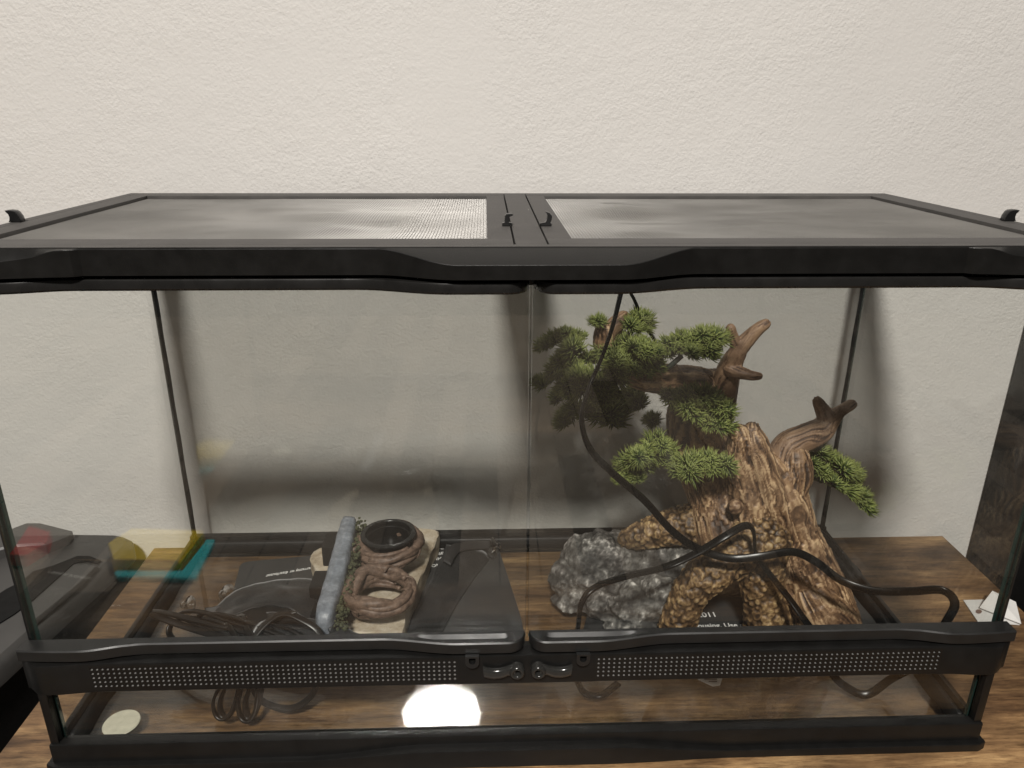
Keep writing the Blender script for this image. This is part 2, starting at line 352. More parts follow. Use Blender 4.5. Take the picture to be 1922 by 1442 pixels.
# two doors
def door(sx):
    x0, x1 = (-HW, -.0012) if sx < 0 else (.0012, HW)
    d = pane('door', x0, x1, -.0045, -.0005, .1555, .494, 'y', terr)
    xin = -.002*(-sx) if sx > 0 else -.002; xin = sx*.002; xout = sx*.4555
    def bul(x, amp_c, amp_o):
        a = abs(x); e = max(0, min(1, (a-.002)/.016)); rnd = math.sqrt(max(0, 1-(1-e)**2))
        c = amp_c*sstep(.128, .07, a)*(.25+.75*math.sin(math.pi*min(1, max(.0, (a+.035)/.15)))) if a < .128 else 0
        c = amp_c*sstep(.135, .062, a)
        oo = amp_o*sstep(.345, .40, a)
        return c+oo, rnd
    xs = np.unique(np.r_[np.linspace(.002, .02, 10), np.linspace(.02, .15, 24), np.linspace(.15, .33, 6), np.linspace(.33, .4555, 22)])*sx
    # top rail
    mb = MB()
    def pt(x):
        o, r_ = bul(x, .017, .011); yf = -.006-(.0055+o)*r_
        return pf(yf, -.0047, .4856, .4948, .0016)
    rail(mb, xs, pt); mb.build('door_top_rail', M_gloss_rail, d, .6)
    # bottom rail with dished finger pull
    mb = MB()
    def pb(x):
        a = abs(x); o, r_ = bul(x, .0085, .0085); 
        if a > .36: o *= (.72+.28*math.sin(math.pi*min(1, (a-.36)/.0955)))
        yf = -.006-(.0072+o)*r_; z0, z1, b = .1500, .1622, .0012
        dish = .004*sstep(.012, .022, a)*sstep(.112, .085, a)
        ya = -.0075; yb_ = yf+.0028
        if yb_ > ya-.001: ya, yb_ = -.0056, min(-.0052, yf+.0013)
        ym = (ya+yb_)/2
        return [(-.0047, z0), (yf+b, z0), (yf, z0+b), (yf, z1-b), (yf+b, z1), (yb_, z1-dish*.15), (ym-(ya-yb_)*.25, z1-dish), (ym+(ya-yb_)*.25, z1-dish), (ya, z1-dish*.15), (-.0047, z1)]
    rail(mb, xs, pb); mb.build('door_bottom_rail', M_plastic_rail, d, .5)
    # hasp tab under the pull
    cx = sx*.0505; mb = MB(); n = 10; outer = [(cx-.0062, .1512), (cx-.0062, .1445)]+[(cx+.0062*math.cos(R(180+180*k/n)), .1445+.0062*math.sin(R(180+180*k/n))) for k in range(1, n)]+[(cx+.0062, .1445), (cx+.0062, .1512)]
    inner = [(cx-.003, .1495), (cx-.003, .146)]+[(cx+.003*math.cos(R(180+180*k/n)), .146+.003*math.sin(R(180+180*k/n))) for k in range(1, n)]+[(cx+.003, .146), (cx+.003, .1495)]
    rings = []
    for y, ring in ((-.0225, outer), (-.0262, outer), (-.0262, inner), (-.0225, inner)): rings.append([(u, y, v) for u, v in ring])
    rings.append(rings[0]); mb.loft(rings, True, False); mb.build('hasp', M_gloss, d, .5)
    return d
M_gloss_rail = plain('satin_black_rail', (.011, .0105, .010), .28, bs=.2, bd=.0002, bscale=900)
M_plastic_rail = plain('black_rail', (.012, .0118, .0115), .40, spec=.4, bs=.35, bd=.0003, bscale=1400)
door(-1); door(1)

# two swivel latches: a curved blade running into a ring-shaped hub
M_latch = plain('smoked_gloss_plastic', (.022, .0215, .020), .14, nscale=200)
for sx in (-1, 1):
    mb = MB(); cx, cz = sx*.0098, .1330
    up_ = spline([(.0015, .0064), (.006, .0058), (.0105, .0040), (.016, .0026), (.022, .0024), (.027, .0034), (.0312, .0056)], 22)
    lo_ = spline([(.0015, -.0062), (.006, -.0052), (.0085, -.0048), (.0105, -.0062), (.014, -.0076), (.020, -.0084), (.0255, -.0078), (.0298, -.0062)], 22)
    rings = []
    for (u0, v0), (u1, v1) in zip(up_, lo_):
        ring = []
        for k in range(16):
            a = 2*math.pi*k/16; t = .5-.5*math.cos(a); y = -.0236-.0036*math.copysign(abs(math.sin(a))**.6, math.sin(a))
            ring.append((cx+sx*(u0+(u1-u0)*t), y, cz+v0+(v1-v0)*t))
        rings.append(ring)
    mb.loft(rings, True, True)
    prof = [(.0030, -.0205), (.0030, -.0272), (.0036, -.0284), (.0050, -.0290), (.0064, -.0284), (.0071, -.0268), (.0071, -.0205)]
    mb.loft([[(cx+r_*math.cos(2*math.pi*k/28), y, cz+r_*math.sin(2*math.pi*k/28)) for k in range(28)] for r_, y in prof], True, False)
    mb.add([(cx+.0031*math.cos(2*math.pi*k/28), -.0222, cz+.0031*math.sin(2*math.pi*k/28)) for k in range(28)], [tuple(range(28))])
    mb.build('latch', M_latch, terr, .9)

# top frame under the lid
mb = MB(); 
mb.bbox(-.455, .455, -.0005, .010, .4865, .4968, .001); mb.bbox(-.455, .455, .3525, .360, .484, .4968, .001)
mb.bbox(-.455, -.4505, .010, .3525, .484, .4968, .001); mb.bbox(.4505, .455, .010, .3525, .484, .4968, .001)
mb.build('top_frame', M_plastic, terr, .6)

# lid ---------------------------------------------------------------
LX, LY0, LY1, LZ0, LZ1 = .4632, -.0131, .3660, .4978, .5183
def o_lid(x):
    c = .0205*sstep(.128, .062, abs(x+.002)); a = abs(x)
    return c
mb = MB()
xs = np.unique(np.r_[np.linspace(-.463, -.335, 26), np.linspace(-.335, -.13, 6), np.linspace(-.13, .13, 60), np.linspace(.13, .335, 6), np.linspace(.335, .463, 26)])
def pl(x):
    a = abs(x); c = .0195*sstep(.125, .060, abs(x-.005)); e = 0; kz = .47
    d = c*kz
    if a > .336: e = .0045*sstep(.336, .342, a)+.010*sstep(.34, .43, a); d = max(0, a-.345)/.118; d = .0135*(d**.6)*min(1, d*6)
    yf = LY0-c-e
    b = .0007
    return [(LY0+.0105, LZ0), (yf, LZ0), (yf, LZ1-max(d, .0003)-b), (yf+.0004, LZ1-max(d, .0003)-b*.3), (LY0+.0004-.0 , LZ1-b*.2), (LY0+.0012, LZ1), (LY0+.0105, LZ1)]
rail(mb, xs, pl)
lid = mb.build('lid', M_plastic, terr, .35)
mb = MB()
# rim tops in the paler black that has the lamp light in its colour: proud 0.4 mm
zt = LZ1
mb.bbox(-LX, -.4527, LY0+.0108, LY1, LZ0, zt, .0008); mb.bbox(.4527, LX, LY0+.0108, LY1, LZ0, zt, .0008)
mb.bbox(-.4525, .4525, .3575, LY1, LZ0, zt, .0008); mb.bbox(-.0122, .0122, LY0+.0108, .3573, LZ0, zt+.0003, .0006)
mb.box(-.4525, -.0124, LY0+.0107, .020, LZ0+.0005, .5105); mb.box(.0124, .4525, LY0+.0107, .020, LZ0+.0005, .5105)
mb.box(-.4525, -.0124, .340, .3573, LZ0+.0005, .5105); mb.box(.0124, .4525, .340, .3573, LZ0+.0005, .5105)
mb.box(-.4525, -.435, .0205, .3395, LZ0+.0005, .5105); mb.box(.435, .4525, .0205, .3395, LZ0+.0005, .5105)
mb.build('lid_rim', M_plastic_top, lid, .5)
mb = MB(); rail(mb, np.linspace(-.4625, .4625, 30), lambda x: [(LY0+.0013, LZ1+.0002), (LY0+.0013, LZ1+.0006), (LY0+.0100, LZ1+.0006), (LY0+.0100, LZ1+.0002)])
mb.build('lid_front_strip', M_plastic_top, lid)

def sag(x, y, sx):
    """dented woven screen"""
    x0, x1, y0, y1 = .034, .431, .027, .336
    a = abs(x); u = (a-x0)/(x1-x0); v = (y-y0)/(y1-y0)
    e = np.clip(16*u*(1-u)*v*(1-v), 0, 1)
    P = np.stack([x*9+sx*3, y*11, np.full_like(x, 2.2*sx)], 1)
    n = fbm(P, 3)
    d = -.0026*e+.0040*n*np.sqrt(e)
    for cx, cy, s, h in ((-.20, .20, .03, .004), (-.13, .14, .022, -.0035), (-.27, .27, .03, .0025), (.10, .25, .03, .003), (.2, .20, .05, -.003), (.30, .24, .03, .0022)):
        d += h*np.exp(-((x-cx)**2+(y-cy)**2)/(2*s*s))*e**.5
    return d
def screen(sx):
    ins = .0137; xa, xb = sorted((sx*ins, sx*.4515)); ya, yb = .0000, .3562
    oa, ob = sorted((sx*.0340, sx*.4305)); oy0, oy1 = .0275, .3350
    mb = MB(); z0, z1 = .5112, LZ1+.0002
    mb.bbox(xa, xb, ya, oy0, z0, z1, .0006); mb.bbox(xa, xb, oy1, yb, z0, z1, .0006)
    mb.bbox(xa, oa, oy0, oy1, z0, z1, .0006); mb.bbox(ob, xb, oy0, oy1, z0, z1, .0006)
    mb.build('screen_frame', M_plastic_top, lid, .5)
    mb = MB(); zs = .5148; pitch = .0021; rw = .00021
    def wires(along, fixed, n):
        V = []; F = []
        for c in fixed:
            tt = np.linspace(*along[1], n)
            x, y = (tt, np.full(n, c)) if along[0] == 'x' else (np.full(n, c), tt)
            z = zs+sag(x, y, sx)
            # over-under weave offset by a fraction of the wire
            z = z+(-.00012 if along[0] == 'x' else .00022)
            p = np.stack([x, y, z], 1)
            for k, (a, b_) in enumerate(((1, 0), (0, 1), (-1, 0), (0, -1))):
                q = p.copy(); q[:, 2] += b_*rw; q[:, 1 if along[0] == 'x' else 0] += a*rw; V.append(q)
            base = (len(V)-4)*n
            for i in range(n-1):
                for k in range(4):
                    k2 = (k+1) % 4
                    F.append((base+k*n+i, base+k*n+i+1, base+k2*n+i+1, base+k2*n+i))
        return np.concatenate(V), F
    V1, F1 = wires(('x', (oa-.002, ob+.002)), np.arange(oy0-.001, oy1+.001, pitch), 48)
    V2, F2 = wires(('y', (oy0-.002, oy1+.002)), np.arange(oa-.001, ob+.001, .0027), 36)
    me = bpy.data.meshes.new('mesh_screen'); V = np.concatenate([V1, V2]); nb = len(V1)
    F = F1+[tuple(i+nb for i in f) for f in F2]
    me.from_pydata(V.tolist(), [], F); me.materials.append(M_wire); me.polygons.foreach_set('use_smooth', [True]*len(F)); me.update()
    link('mesh_screen', me, lid, 'stuff')
screen(-1); screen(1)
# hooks that hold the screens
HK = {'a': ([(-.0045, 0), (.0045, 0), (.0045, .0025), (.0015, .0030), (.0012, .0072), (.0022, .0086), (.0054, .0098), (.0046, .0110), (-.0008, .0107), (-.0024, .0088), (-.0024, .0030), (-.0045, .0026)], .0055),
      'b': ([(-.0050, 0), (.0056, 0), (.0056, .0022), (.0046, .0028), (.0058, .0060), (.0060, .0092), (.0036, .0117), (-.0002, .0128), (.0016, .0110), (.0020, .0085), (.0010, .0050), (-.0005, .0030), (-.0050, .0024)], .0055),
      'c': ([(-.0052, 0), (.0058, 0), (.0058, .0018), (.0052, .0050), (.0030, .0088), (.0010, .0100), (-.0030, .0106), (-.0066, .0102), (-.0058, .0088), (-.0042, .0072), (-.0036, .0040), (-.0044, .0010)], .0080)}
def hook(x, y, sx, kind):
    P, dp = HK[kind]; mb = MB(); fl = -1 if (kind == 'c' and sx > 0) else 1
    c = np.mean(P, axis=0)
    q = lambda s, yy: [(x+fl*(c[0]+(u-c[0])*s), yy, LZ1+.0003+c[1]+(v-c[1])*s) for u, v in P]
    mb.loft([q(.90, y-dp/2), q(1, y-dp/2+.0008), q(1, y+dp/2-.0008), q(.90, y+dp/2)])
    mb.build('screen_hook', M_gloss, lid, .7)
hook(-.0160, .094, -1, 'a'); hook(.0175, .094, 1, 'b')
hook(-.4575, .1235, -1, 'c'); hook(.4575, .1240, 1, 'c')

# ================================================================== things around the tank
# ---- grey storage tote at the left
tote = thing('storage_tote', (-.70, .2, -.75), 'grey lidded plastic storage tote with black body beside the left end of the desk', 'storage tote')
ZT = .030
T_ = lambda x, y, z=ZT: U(x, y, z=z)
M_tote = plain('grey_tote_plastic', (.052, .050, .048), .50, var=.12, nscale=18, bs=.4, bd=.0005, bscale=500)
c1, c2, c3 = T_(258, 1006), T_(67, 1175), T_(0, 1235)
dirv = (c2-c1); dirv /= np.linalg.norm(dirv); nrm = np.array((-dirv[1], dirv[0], 0)); 
if nrm[0] > 0: nrm = -nrm                                     # points left, away from the desk
A0 = c1; LEN, WID = .62, .34
def tp(s, w, z): p = A0+dirv*s+nrm*w; return (p[0], min(p[1], .4035), z)
# lid: sloping skirt at the right, raised field, rounded corners
mb = MB()
def lidring(ins, z):
    out = []; rc = .03
    for (s, w, a0) in ((ins+rc, ins+rc, 180), (LEN-ins-rc, ins+rc, 270), (LEN-ins-rc, WID-ins-rc, 0), (ins+rc, WID-ins-rc, 90)):
        for k in range(7):
            a = R(a0+15*k); out.append(tp(s+rc*math.cos(a), w+rc*math.sin(a), z))
    return out
mb.loft([lidring(-.004, ZT-.030), lidring(-.004, ZT-.010), lidring(0, ZT-.004), lidring(.004, ZT), lidring(.030, ZT), lidring(.034, ZT+.003), lidring(.075, ZT+.004)], True, True)
mb.build('lid', M_tote, tote, .6)
mb = MB(); mb.loft([lidring(.03, -.74), lidring(.006, ZT-.031)], True, True); mb.build('body', M_dark, tote, .6)
# moulded grip: flat dark patch for the shade in the finger slot, raised bar beside it
mb = MB()
g = [T_(x, y, ZT+.0046) for x, y in ((-40, 1140), (12, 1106), (40, 1092), (62, 1073), (100, 1062), (145, 1044), (168, 1044), (190, 1053), (183, 1057), (160, 1052), (138, 1058), (108, 1085), (62, 1126), (28, 1152), (-20, 1182))]
mb.loft([[(p[0], p[1], ZT+.0025) for p in g], [(p[0], p[1], ZT+.0050) for p in g]]); mb.build('grip_slot_shade', M_dark, tote)
mb = MB(); g = [T_(x, y, ZT+.011) for x, y in ((40, 1146), (110, 1085), (142, 1058), (160, 1053), (182, 1058), (150, 1090), (100, 1132), (50, 1172))]
mb.loft([[(p[0], p[1], ZT+.002) for p in g], [(p[0], p[1], ZT+.006) for p in g], [tuple(np.array(g).mean(0)*.08+np.array(p)*.92)[:2]+(ZT+.0085,) for p in g]])
mb.build('grip_bar', M_tote, tote, .5)
mb = MB(); g = [T_(x, y, ZT+.02) for x, y in ((-40, 1010), (18, 992), (50, 980), (78, 980), (135, 994), (128, 1003), (85, 1020), (20, 1024), (-60, 1046))]
mb.loft([[(p[0], min(p[1], .403), ZT+.003) for p in g], [(p[0], min(p[1], .402), ZT+.017) for p in g], [tuple(np.array(g).mean(0)*.1+np.array(p)*.9)[:2]+(ZT+.020,) for p in g]])
mb.build('hinge_housing', M_tote, tote, .5)

# ---- unseen coloured slabs added as stand-ins for what the door glass reflects
def floor_at(x, y):
    """where the mirror ray off the front glass at photo pixel (x, y) meets the floor"""
    p = U(x, y, Y=-.0045); d = p-CAM; d[1] = -d[1]; t = (-.75-p[2])/d[2]; return p+t*d
def slab_thing(name, quad, h, col, label, cat):
    t = thing(name, tuple(np.mean(quad, axis=0)), label, cat); mb = MB(); q = np.array(quad); c = q.mean(0)
    mb.loft([[(p[0], p[1], -.7485) for p in q], [(p[0], p[1], -.75+h*.8) for p in q], [tuple((c+(p-c)*.95)[:2])+(-.75+h,) for p in q]])
    mb.build('cover', plain(name+'_cloth', col, .6, var=.08), t, .5); return t
slab_thing('yellow_reflected_slab', [floor_at(*p) for p in ((385, 1020), (340, 1080), (215, 1078), (205, 1045), (250, 1016))], .05, (.95, .68, .02), 'unseen yellow slab added behind the camera for its reflection in the left door glass', 'cushion')
slab_thing('teal_reflected_slab', [floor_at(*p) for p in ((404, 1022), (368, 1097), (222, 1093), (215, 1084), (344, 1084), (392, 1022))], .02, (.05, .70, .75), 'unseen teal slab added behind the camera for its reflection in the left door glass', 'mat')

slab_thing('red_reflected_slab', [floor_at(*p) for p in ((22, 1062), (58, 1006), (98, 1018), (92, 1040), (50, 1066))], .04, (.75, .03, .03), 'unseen red slab added behind the camera for its reflection far left in the door glass', 'pouf')
# ---- folded white sachets on the desk at the right
M_paper = plain('white_paper', (.62, .61, .59), .6, var=.05)
M_ink = plain('grey_print', (.10, .085, .075), .6)
def flat(name, poly, z0, th, mat, parent=None, kind=None):
    mb = MB(); mb.loft([[(p[0], p[1], z0) for p in poly], [(p[0], p[1], z0+th) for p in poly]]); return mb.build(name, mat, parent)
zs = ZD+.0012
s1 = thing('paper_sachet', tuple(U(1840, 1150, z=zs)), 'small white paper sachet with a brown dot lying flat on the desk', 'sachet')
flat('sheet', [U(x, y, z=zs) for x, y in ((1808, 1127), (1846, 1126), (1880, 1160), (1914, 1168), (1914, 1173), (1835, 1167))], ZD+.0006, .0012, M_paper, s1)
flat('printed_dot', [U(1837+6*math.cos(a), 1148+4*math.sin(a), z=zs+.0008) for a in np.linspace(0, 6.28, 16, endpoint=False)], ZD+.0019, .0003, plain('brown_print', (.16, .10, .08), .6), s1)
s2 = thing('paper_sachet', tuple(U(1880, 1140, z=zs)), 'white printed paper packet leaning over the sachet beside the glass corner', 'sachet')
q = [U(1862, 1110, z=.030), U(1906, 1131, z=.022), U(1916, 1172, z=.0155), U(1838, 1141, z=.0165)]
mb = MB(); mb.loft([q, [p+np.array((0, -.0004, .0012)) for p in q]]); mb.build('sheet', M_paper, s2)
mb = MB()
def onq(u, v): return q[3]*(1-u)*(1-v)+q[2]*u*(1-v)+q[1]*u*v+q[0]*(1-u)*v+np.array((0, -.0008, .0022))
ring = [onq(.42+.13*math.cos(a), .62+.17*math.sin(a)) for a in np.linspace(0, 5.2, 20)]; mb.tube(ring, .0007, 5)
mb.tube([onq(.40, .46), onq(.68, .34)], .0007, 5); mb.tube([onq(.62, .30), onq(.80, .22)], .0005, 5)
mb.build('printed_mark', M_ink, s2)

# ---- dark heating mats with white print on the tank floor
M_mat = plain('charcoal_mat', (.036, .0353, .0345), .42, spec=.3, var=.12, nscale=12)
M_white = plain('white_print', (.72, .71, .69), .6, var=.03)
ZM = ZF+.0006
def rounded(poly, r=.012, n=5):
    out = []; P = [np.array(p[:2]) for p in poly]; m = len(P)
    for i in range(m):
        a, b_, c = P[i-1], P[i], P[(i+1) % m]; u = (a-b_)/np.linalg.norm(a-b_); v = (c-b_)/np.linalg.norm(c-b_)
        p0, p2 = b_+u*r, b_+v*r
        for t in np.linspace(0, 1, n): out.append(tuple((1-t)**2*p0+2*t*(1-t)*b_+t*t*p2)+(0,))
    return out
def text(s, size, loc, rz, parent, sx=1.0):
    cu = bpy.data.curves.new('t', 'FONT'); cu.body = s; cu.size = size; cu.extrude = .0001; cu.offset = size*.012
    tmp = bpy.data.objects.new('t', cu); COL.objects.link(tmp); bpy.context.view_layer.update()
    me = bpy.data.meshes.new_from_object(tmp.evaluated_get(bpy.context.evaluated_depsgraph_get())); bpy.data.objects.remove(tmp)
    me.materials.clear(); me.materials.append(M_white)
    o = link('printed_text', me, parent); o.location = Vector(loc)-parent.location; o.rotation_euler = (0, 0, rz); o.scale = (sx, 1, 1); return o
mt1 = thing('heat_mat', (-.2, .25, ZF), 'dark heat mat with upside down white print under the beige slab', 'heat mat')
flat('sheet', rounded([U(x, y, z=ZM) for x, y in ((425, 1160), (452, 1056), (930, 1012), (978, 1160), (990, 1230), (420, 1245))], .012), ZF+.0003, .0010, M_mat, mt1)
p = U(590, 1064, z=ZM); pe = U(508, 1078, z=ZM); an = math.atan2(pe[1]-p[1], pe[0]-p[0])
text('warranty or distributor', .0085, (p[0], p[1]-.001, ZF+.0015), an, mt1, .78)
for k, (x, y, s) in enumerate(((830, 1034, 'SAFETY'), (827, 1044, 'USE A'), (824, 1054, 'TIMER'), (822, 1066, 'ONLY'))):
    p = U(x-12, y, z=ZM); text(s, .0085, (p[0], p[1], ZF+.0015), R(14), mt1)
mt2 = thing('heat_mat', (.28, .2, ZF), 'dark heat mat with white warning print beneath the bonsai ornament', 'heat mat')
flat('sheet', rounded([U(x, y, z=ZM) for x, y in ((1085, 1215), (1130, 1060), (1585, 1035), (1655, 1150), (1690, 1200))], .010), ZF+.0003, .0010, M_mat, mt2)
p = U(1300, 1160, z=ZM); text('62011', .0125, (p[0], p[1], ZF+.0015), R(1), mt2)
p = U(1282, 1181, z=ZM); text('plastic housing. Use spacers with', .0105, (p[0]-.016, p[1]+.001, ZF+.0015), R(0), mt2)

# ---- cream disc stuck to the floor, small printed tag
dp = U(228, 1357, z=ZF+.001)
d_ = thing('round_sticker', (dp[0], dp[1], ZF), 'cream round sticker on the tank floor in the front left corner', 'sticker')
mb = MB(); mb.lathe([(0, .0003), (.0172, .0003), (.0178, .0008), (.0172, .0016), (.0, .0017)], Matrix.Translation((dp[0], dp[1], ZF)), 40)
mb.build('disc', plain('cream_paper', (.50, .48, .38), .6, var=.10, nscale=140), d_, .6)
tg = thing('care_tag', tuple(U(1334, 1279, z=ZF+.002)), 'small white printed tag on the tank floor below the right vent', 'tag')
q = [U(x, y, z=ZF+.004) for x, y in ((1310, 1272), (1356, 1270), (1352, 1283), (1338, 1285))]
flat('sheet', q, ZF+.0012, .0010, M_paper, tg)
mb = MB(); mb.tube([U(1322, 1275, z=ZF+.003), U(1346, 1275, z=ZF+.003)], .0006, 4); mb.tube([U(1330, 1279, z=ZF+.003), U(1346, 1279, z=ZF+.003)], .0006, 4); mb.build('printed_mark', M_ink, tg)

# ---- beige stone slab
M_slab, ns, ls, b = nm('beige_stone')
t = tex(ns, ls, 60, 8, .65); t2 = tex(ns, ls, 32, 8, .68, sc=(1, 1, 2))
r = ramp(ns, ls, t2.outputs[0], [(.35, (.25, .19, .125)), (.5, (.43, .36, .265)), (.66, (.56, .50, .41))]); ls.new(r.outputs[0], b.inputs['Base Color'])
b.inputs['Roughness'].default_value = .75; bump(ns, ls, t.outputs[0], b, .9, .0035)
zt = .056
slab = thing('stone_slab', tuple(U(700, 1100, z=ZF)), 'rough beige stone slab lying under the resin feeding ledge', 'slab')
top = [U(x, y, z=zt) for x, y in ((590, 1062), (583, 1045), (600, 1027), (650, 1016), (720, 1003), (770, 992), (823, 996), (808, 1035), (792, 1078), (768, 1135), (752, 1196), (700, 1190), (634, 1176), (606, 1112))]
top = spline(top+[top[0]], 70)[:-1]
jag = np.array([(.0012*vnoise([[i*.9, 1, 2]])[0], .0012*vnoise([[i*.9, 5, 2]])[0], 0) for i in range(len(top))])
cen = top.mean(0); rings = []
for zz, sc in ((ZF+.0017, 1.0), (ZF+.010, 1.015), (ZF+.020, 1.0), (zt-.002, 1.0), (zt, .985)):
    jj = np.array([(.0018*vnoise([[i*.7, zz*300, 3]])[0], .0018*vnoise([[i*.7, zz*300, 9]])[0], 0) for i in range(len(top))])
    rings.append([(cen[0]+(p[0]-cen[0])*sc+j[0], cen[1]+(p[1]-cen[1])*sc+j[1], zz) for p, j in zip(top, jj)])
mb = MB(); mb.loft(rings); mb.build('block', M_slab, slab, .4)

# ---- resin feeding ledge: grey rock plate, moss, two vine rings, magnets
led = thing('feeding_ledge', tuple(U(690, 1090, z=zt)), 'resin feeding ledge with grey rock plate, moss and two vine rings on the beige slab', 'feeding ledge')
M_rock = None
def noise_paint(name, stops, scale, rough, bstr, bdist, detail=7, bscale=None):
    m, ns, ls, b = nm(name); t = tex(ns, ls, scale, detail, .65); r = ramp(ns, ls, t.outputs[0], stops); ls.new(r.outputs[0], b.inputs['Base Color'])
    b.inputs['Roughness'].default_value = rough; t2 = tex(ns, ls, bscale or scale, 6, .6); bump(ns, ls, t2.outputs[0], b, bstr, bdist); return m
M_blue = noise_paint('grey_blue_rock_paint', [(.3, (.10, .115, .135)), (.55, (.19, .21, .24)), (.72, (.30, .32, .35))], 120, .42, .6, .0012)
M_moss = noise_paint('moss_paint', [(.32, (.022, .024, .012)), (.52, (.060, .066, .030)), (.7, (.115, .120, .062))], 260, .8, 1.0, .0018)
M_vine = noise_paint('vine_paint', [(.3, (.055, .034, .024)), (.55, (.150, .098, .070)), (.75, (.25, .175, .130))], 160, .55, .6, .0008)
pa, pb_ = U(655, 962, z=.118), U(604, 1158, z=.100)
ax = pb_-pa; ax[2] = 0; L_ = np.linalg.norm(ax); ax /= L_; sd = np.array((-ax[1], ax[0], 0)); 
if sd[0] < 0: sd = -sd                                         # toward the rings
def lp(s, w, z): return pa*np.array((1, 1, 0))+ax*s+sd*w+np.array((0, 0, z))
rings = []
for i, t in enumerate(np.linspace(0, 1, 26)):
    s = t*L_; w0 = -.010; ww = .024*(.85+.15*math.sin(t*math.pi)); zt_ = .121-.021*t+.002*vnoise([[t*8, 2, 1]])[0]; zb_ = .064
    e = min(1, t/.06, (1-t)/.06); e = .55+.45*math.sqrt(max(0, e)); zm = (zt_+zb_)/2; hz = (zt_-zb_)/2*e; 
    ring = []
    for k in range(20):
        a = 2*math.pi*k/20; c, sn = math.cos(a), math.sin(a); ex = .45
        u = math.copysign(abs(c)**ex, c); v = math.copysign(abs(sn)**ex, sn)
        n_ = .0011*vnoise([[t*22, a*2.2, 3.3]])[0]
        ring.append(lp(s, w0+ww/2+(ww/2*e+n_)*u, zm+(hz+n_)*v))
    rings.append(ring)
mb = MB(); mb.loft(rings); mb.build('rock_plate', M_blue, led, 3)
# moss: many small blobs on the inner side
mb = MB()
for k in range(620):
    s = random.uniform(.02, .98)*L_; z = random.uniform(.072, .113-.021*s/L_); w = .0125+random.uniform(-.002, .0105)
    bm = bmesh.new(); bmesh.ops.create_icosphere(bm, subdivisions=1, radius=random.uniform(.0014, .0034))
    c = lp(s, w, z)
    for v in bm.verts: v.co = Vector(c)+v.co*random.uniform(.7, 1.25)
    mb.addbm(bm)
mb.build('moss', M_moss, led, .9)
for s in (.22, .62):
    mb = MB(); c = lp(s*L_, -.018, 0); mb.bbox(c[0]-.008, c[0]+.009, c[1]-.017, c[1]+.017, .075, .106-.012*s, .002); mb.build('magnet', M_dark, led, .6)
mb = MB(); c = lp(.80*L_, -.014, 0); mb.bbox(c[0]-.006, c[0]+.006, c[1]-.012, c[1]+.012, .072, .082, .002); mb.build('magnet', M_dark, led, .6)
def vine_ring(cx, cy, cz, ro, h, gap=None, name='vine_ring'):
    mb = MB()
    for k in range(16):
        ph = random.uniform(0, 6.28); pts = []; rr = random.uniform(.0034, .0060); rm = ro*random.uniform(.80, 1.08); z0 = random.uniform(-h, h*.8); fq = random.choice((1, 2, 2, 3)); am = random.uniform(.002, .0055)
        a0 = random.uniform(0, 6.28); span = random.uniform(3.4, 6.28)
        for t in np.linspace(0, 1, 60):
            a = a0+span*t
            rad = rm+.35*am*math.cos(fq*a+ph)
            pts.append((cx+rad*math.cos(a), cy+rad*math.sin(a), cz+z0+am*math.sin(fq*a+ph)))
        rads = [rr*(.55+.45*math.sin(math.pi*t))*(1+.25*vnoise([[t*14, k, 1]])[0]) for t in np.linspace(0, 1, 60)]
        mb.tube(pts, rads, 7)
    # solid core so the bundle is closed
    core = [(cx+ro*.93*math.cos(a), cy+ro*.93*math.sin(a), cz-.001) for a in np.linspace(0, 6.283, 50)]
    mb.tube(core, [.0064*(1+.3*vnoise([[i*.4, 3, cx*50]])[0]) for i in range(50)], 9)
    # a few wrapped tendrils
    for k in range(5):
        a = random.uniform(0, 6.28); pts = []
        for t in np.linspace(0, 1, 18):
            b_ = -2.2+4.6*t; aa = a+.45*(t-.5)
            rad = ro*.94+.0082*math.cos(b_); pts.append((cx+rad*math.cos(aa), cy+rad*math.sin(aa), cz+.0095*math.sin(b_)))
        mb.tube(pts, .0014, 6)
    return mb.build(name, M_vine, led, 3)
rb = U(729, 1004, z=.108); rf = U(712, 1099, z=.094)
RB, RF = .0385, .0365
vine_ring(rb[0], rb[1], .094, RB, .011); vine_ring(rf[0], rf[1], .086, RF, .010)
# arms that tie the rings to the plate
for c, rr_, z in ((rb, RB, .09), (rf, RF, .082)):
    mb = MB()
    for dy in (-.018, -.006, .006, .018):
        p0 = lp(float((c-pa)@ax)+dy*.9, .008, z+random.uniform(-.006, .012)); p1 = np.array((c[0]-rr_*math.cos(dy/.03), c[1]-dy, z+random.uniform(-.003, .009)))
        mb.tube(spline([p0, (p0+p1)/2+np.array((0, 0, .003)), p1+np.array((.004, 0, 0))], 12), .0048, 8)
    mb.build('vine_arm', M_vine, led, 3)
# cup in the rear ring
cup = thing('feeding_cup', (rb[0], rb[1], .085), 'round black plastic cup sitting in the rear vine ring', 'cup')
M = Matrix.Translation((rb[0], rb[1], 0))
mb = MB(); ro = .0350
mb.lathe([(.0, .0895), (.0240, .0895), (.0255, .0900), (.0262, .094), (.0266, .1035), (.0278, .1045), (.0280, .1105), (.0288, .1115), (.0330, .1115), (.0348, .1105), (.0350, .1085), (.0340, .1078), (.0300, .1072), (.0285, .080), (.0, .080)], M, 48)
mb.build('bowl', plain('black_cup_plastic', (.006, .0065, .0065), .24, spec=.4), cup, .7)

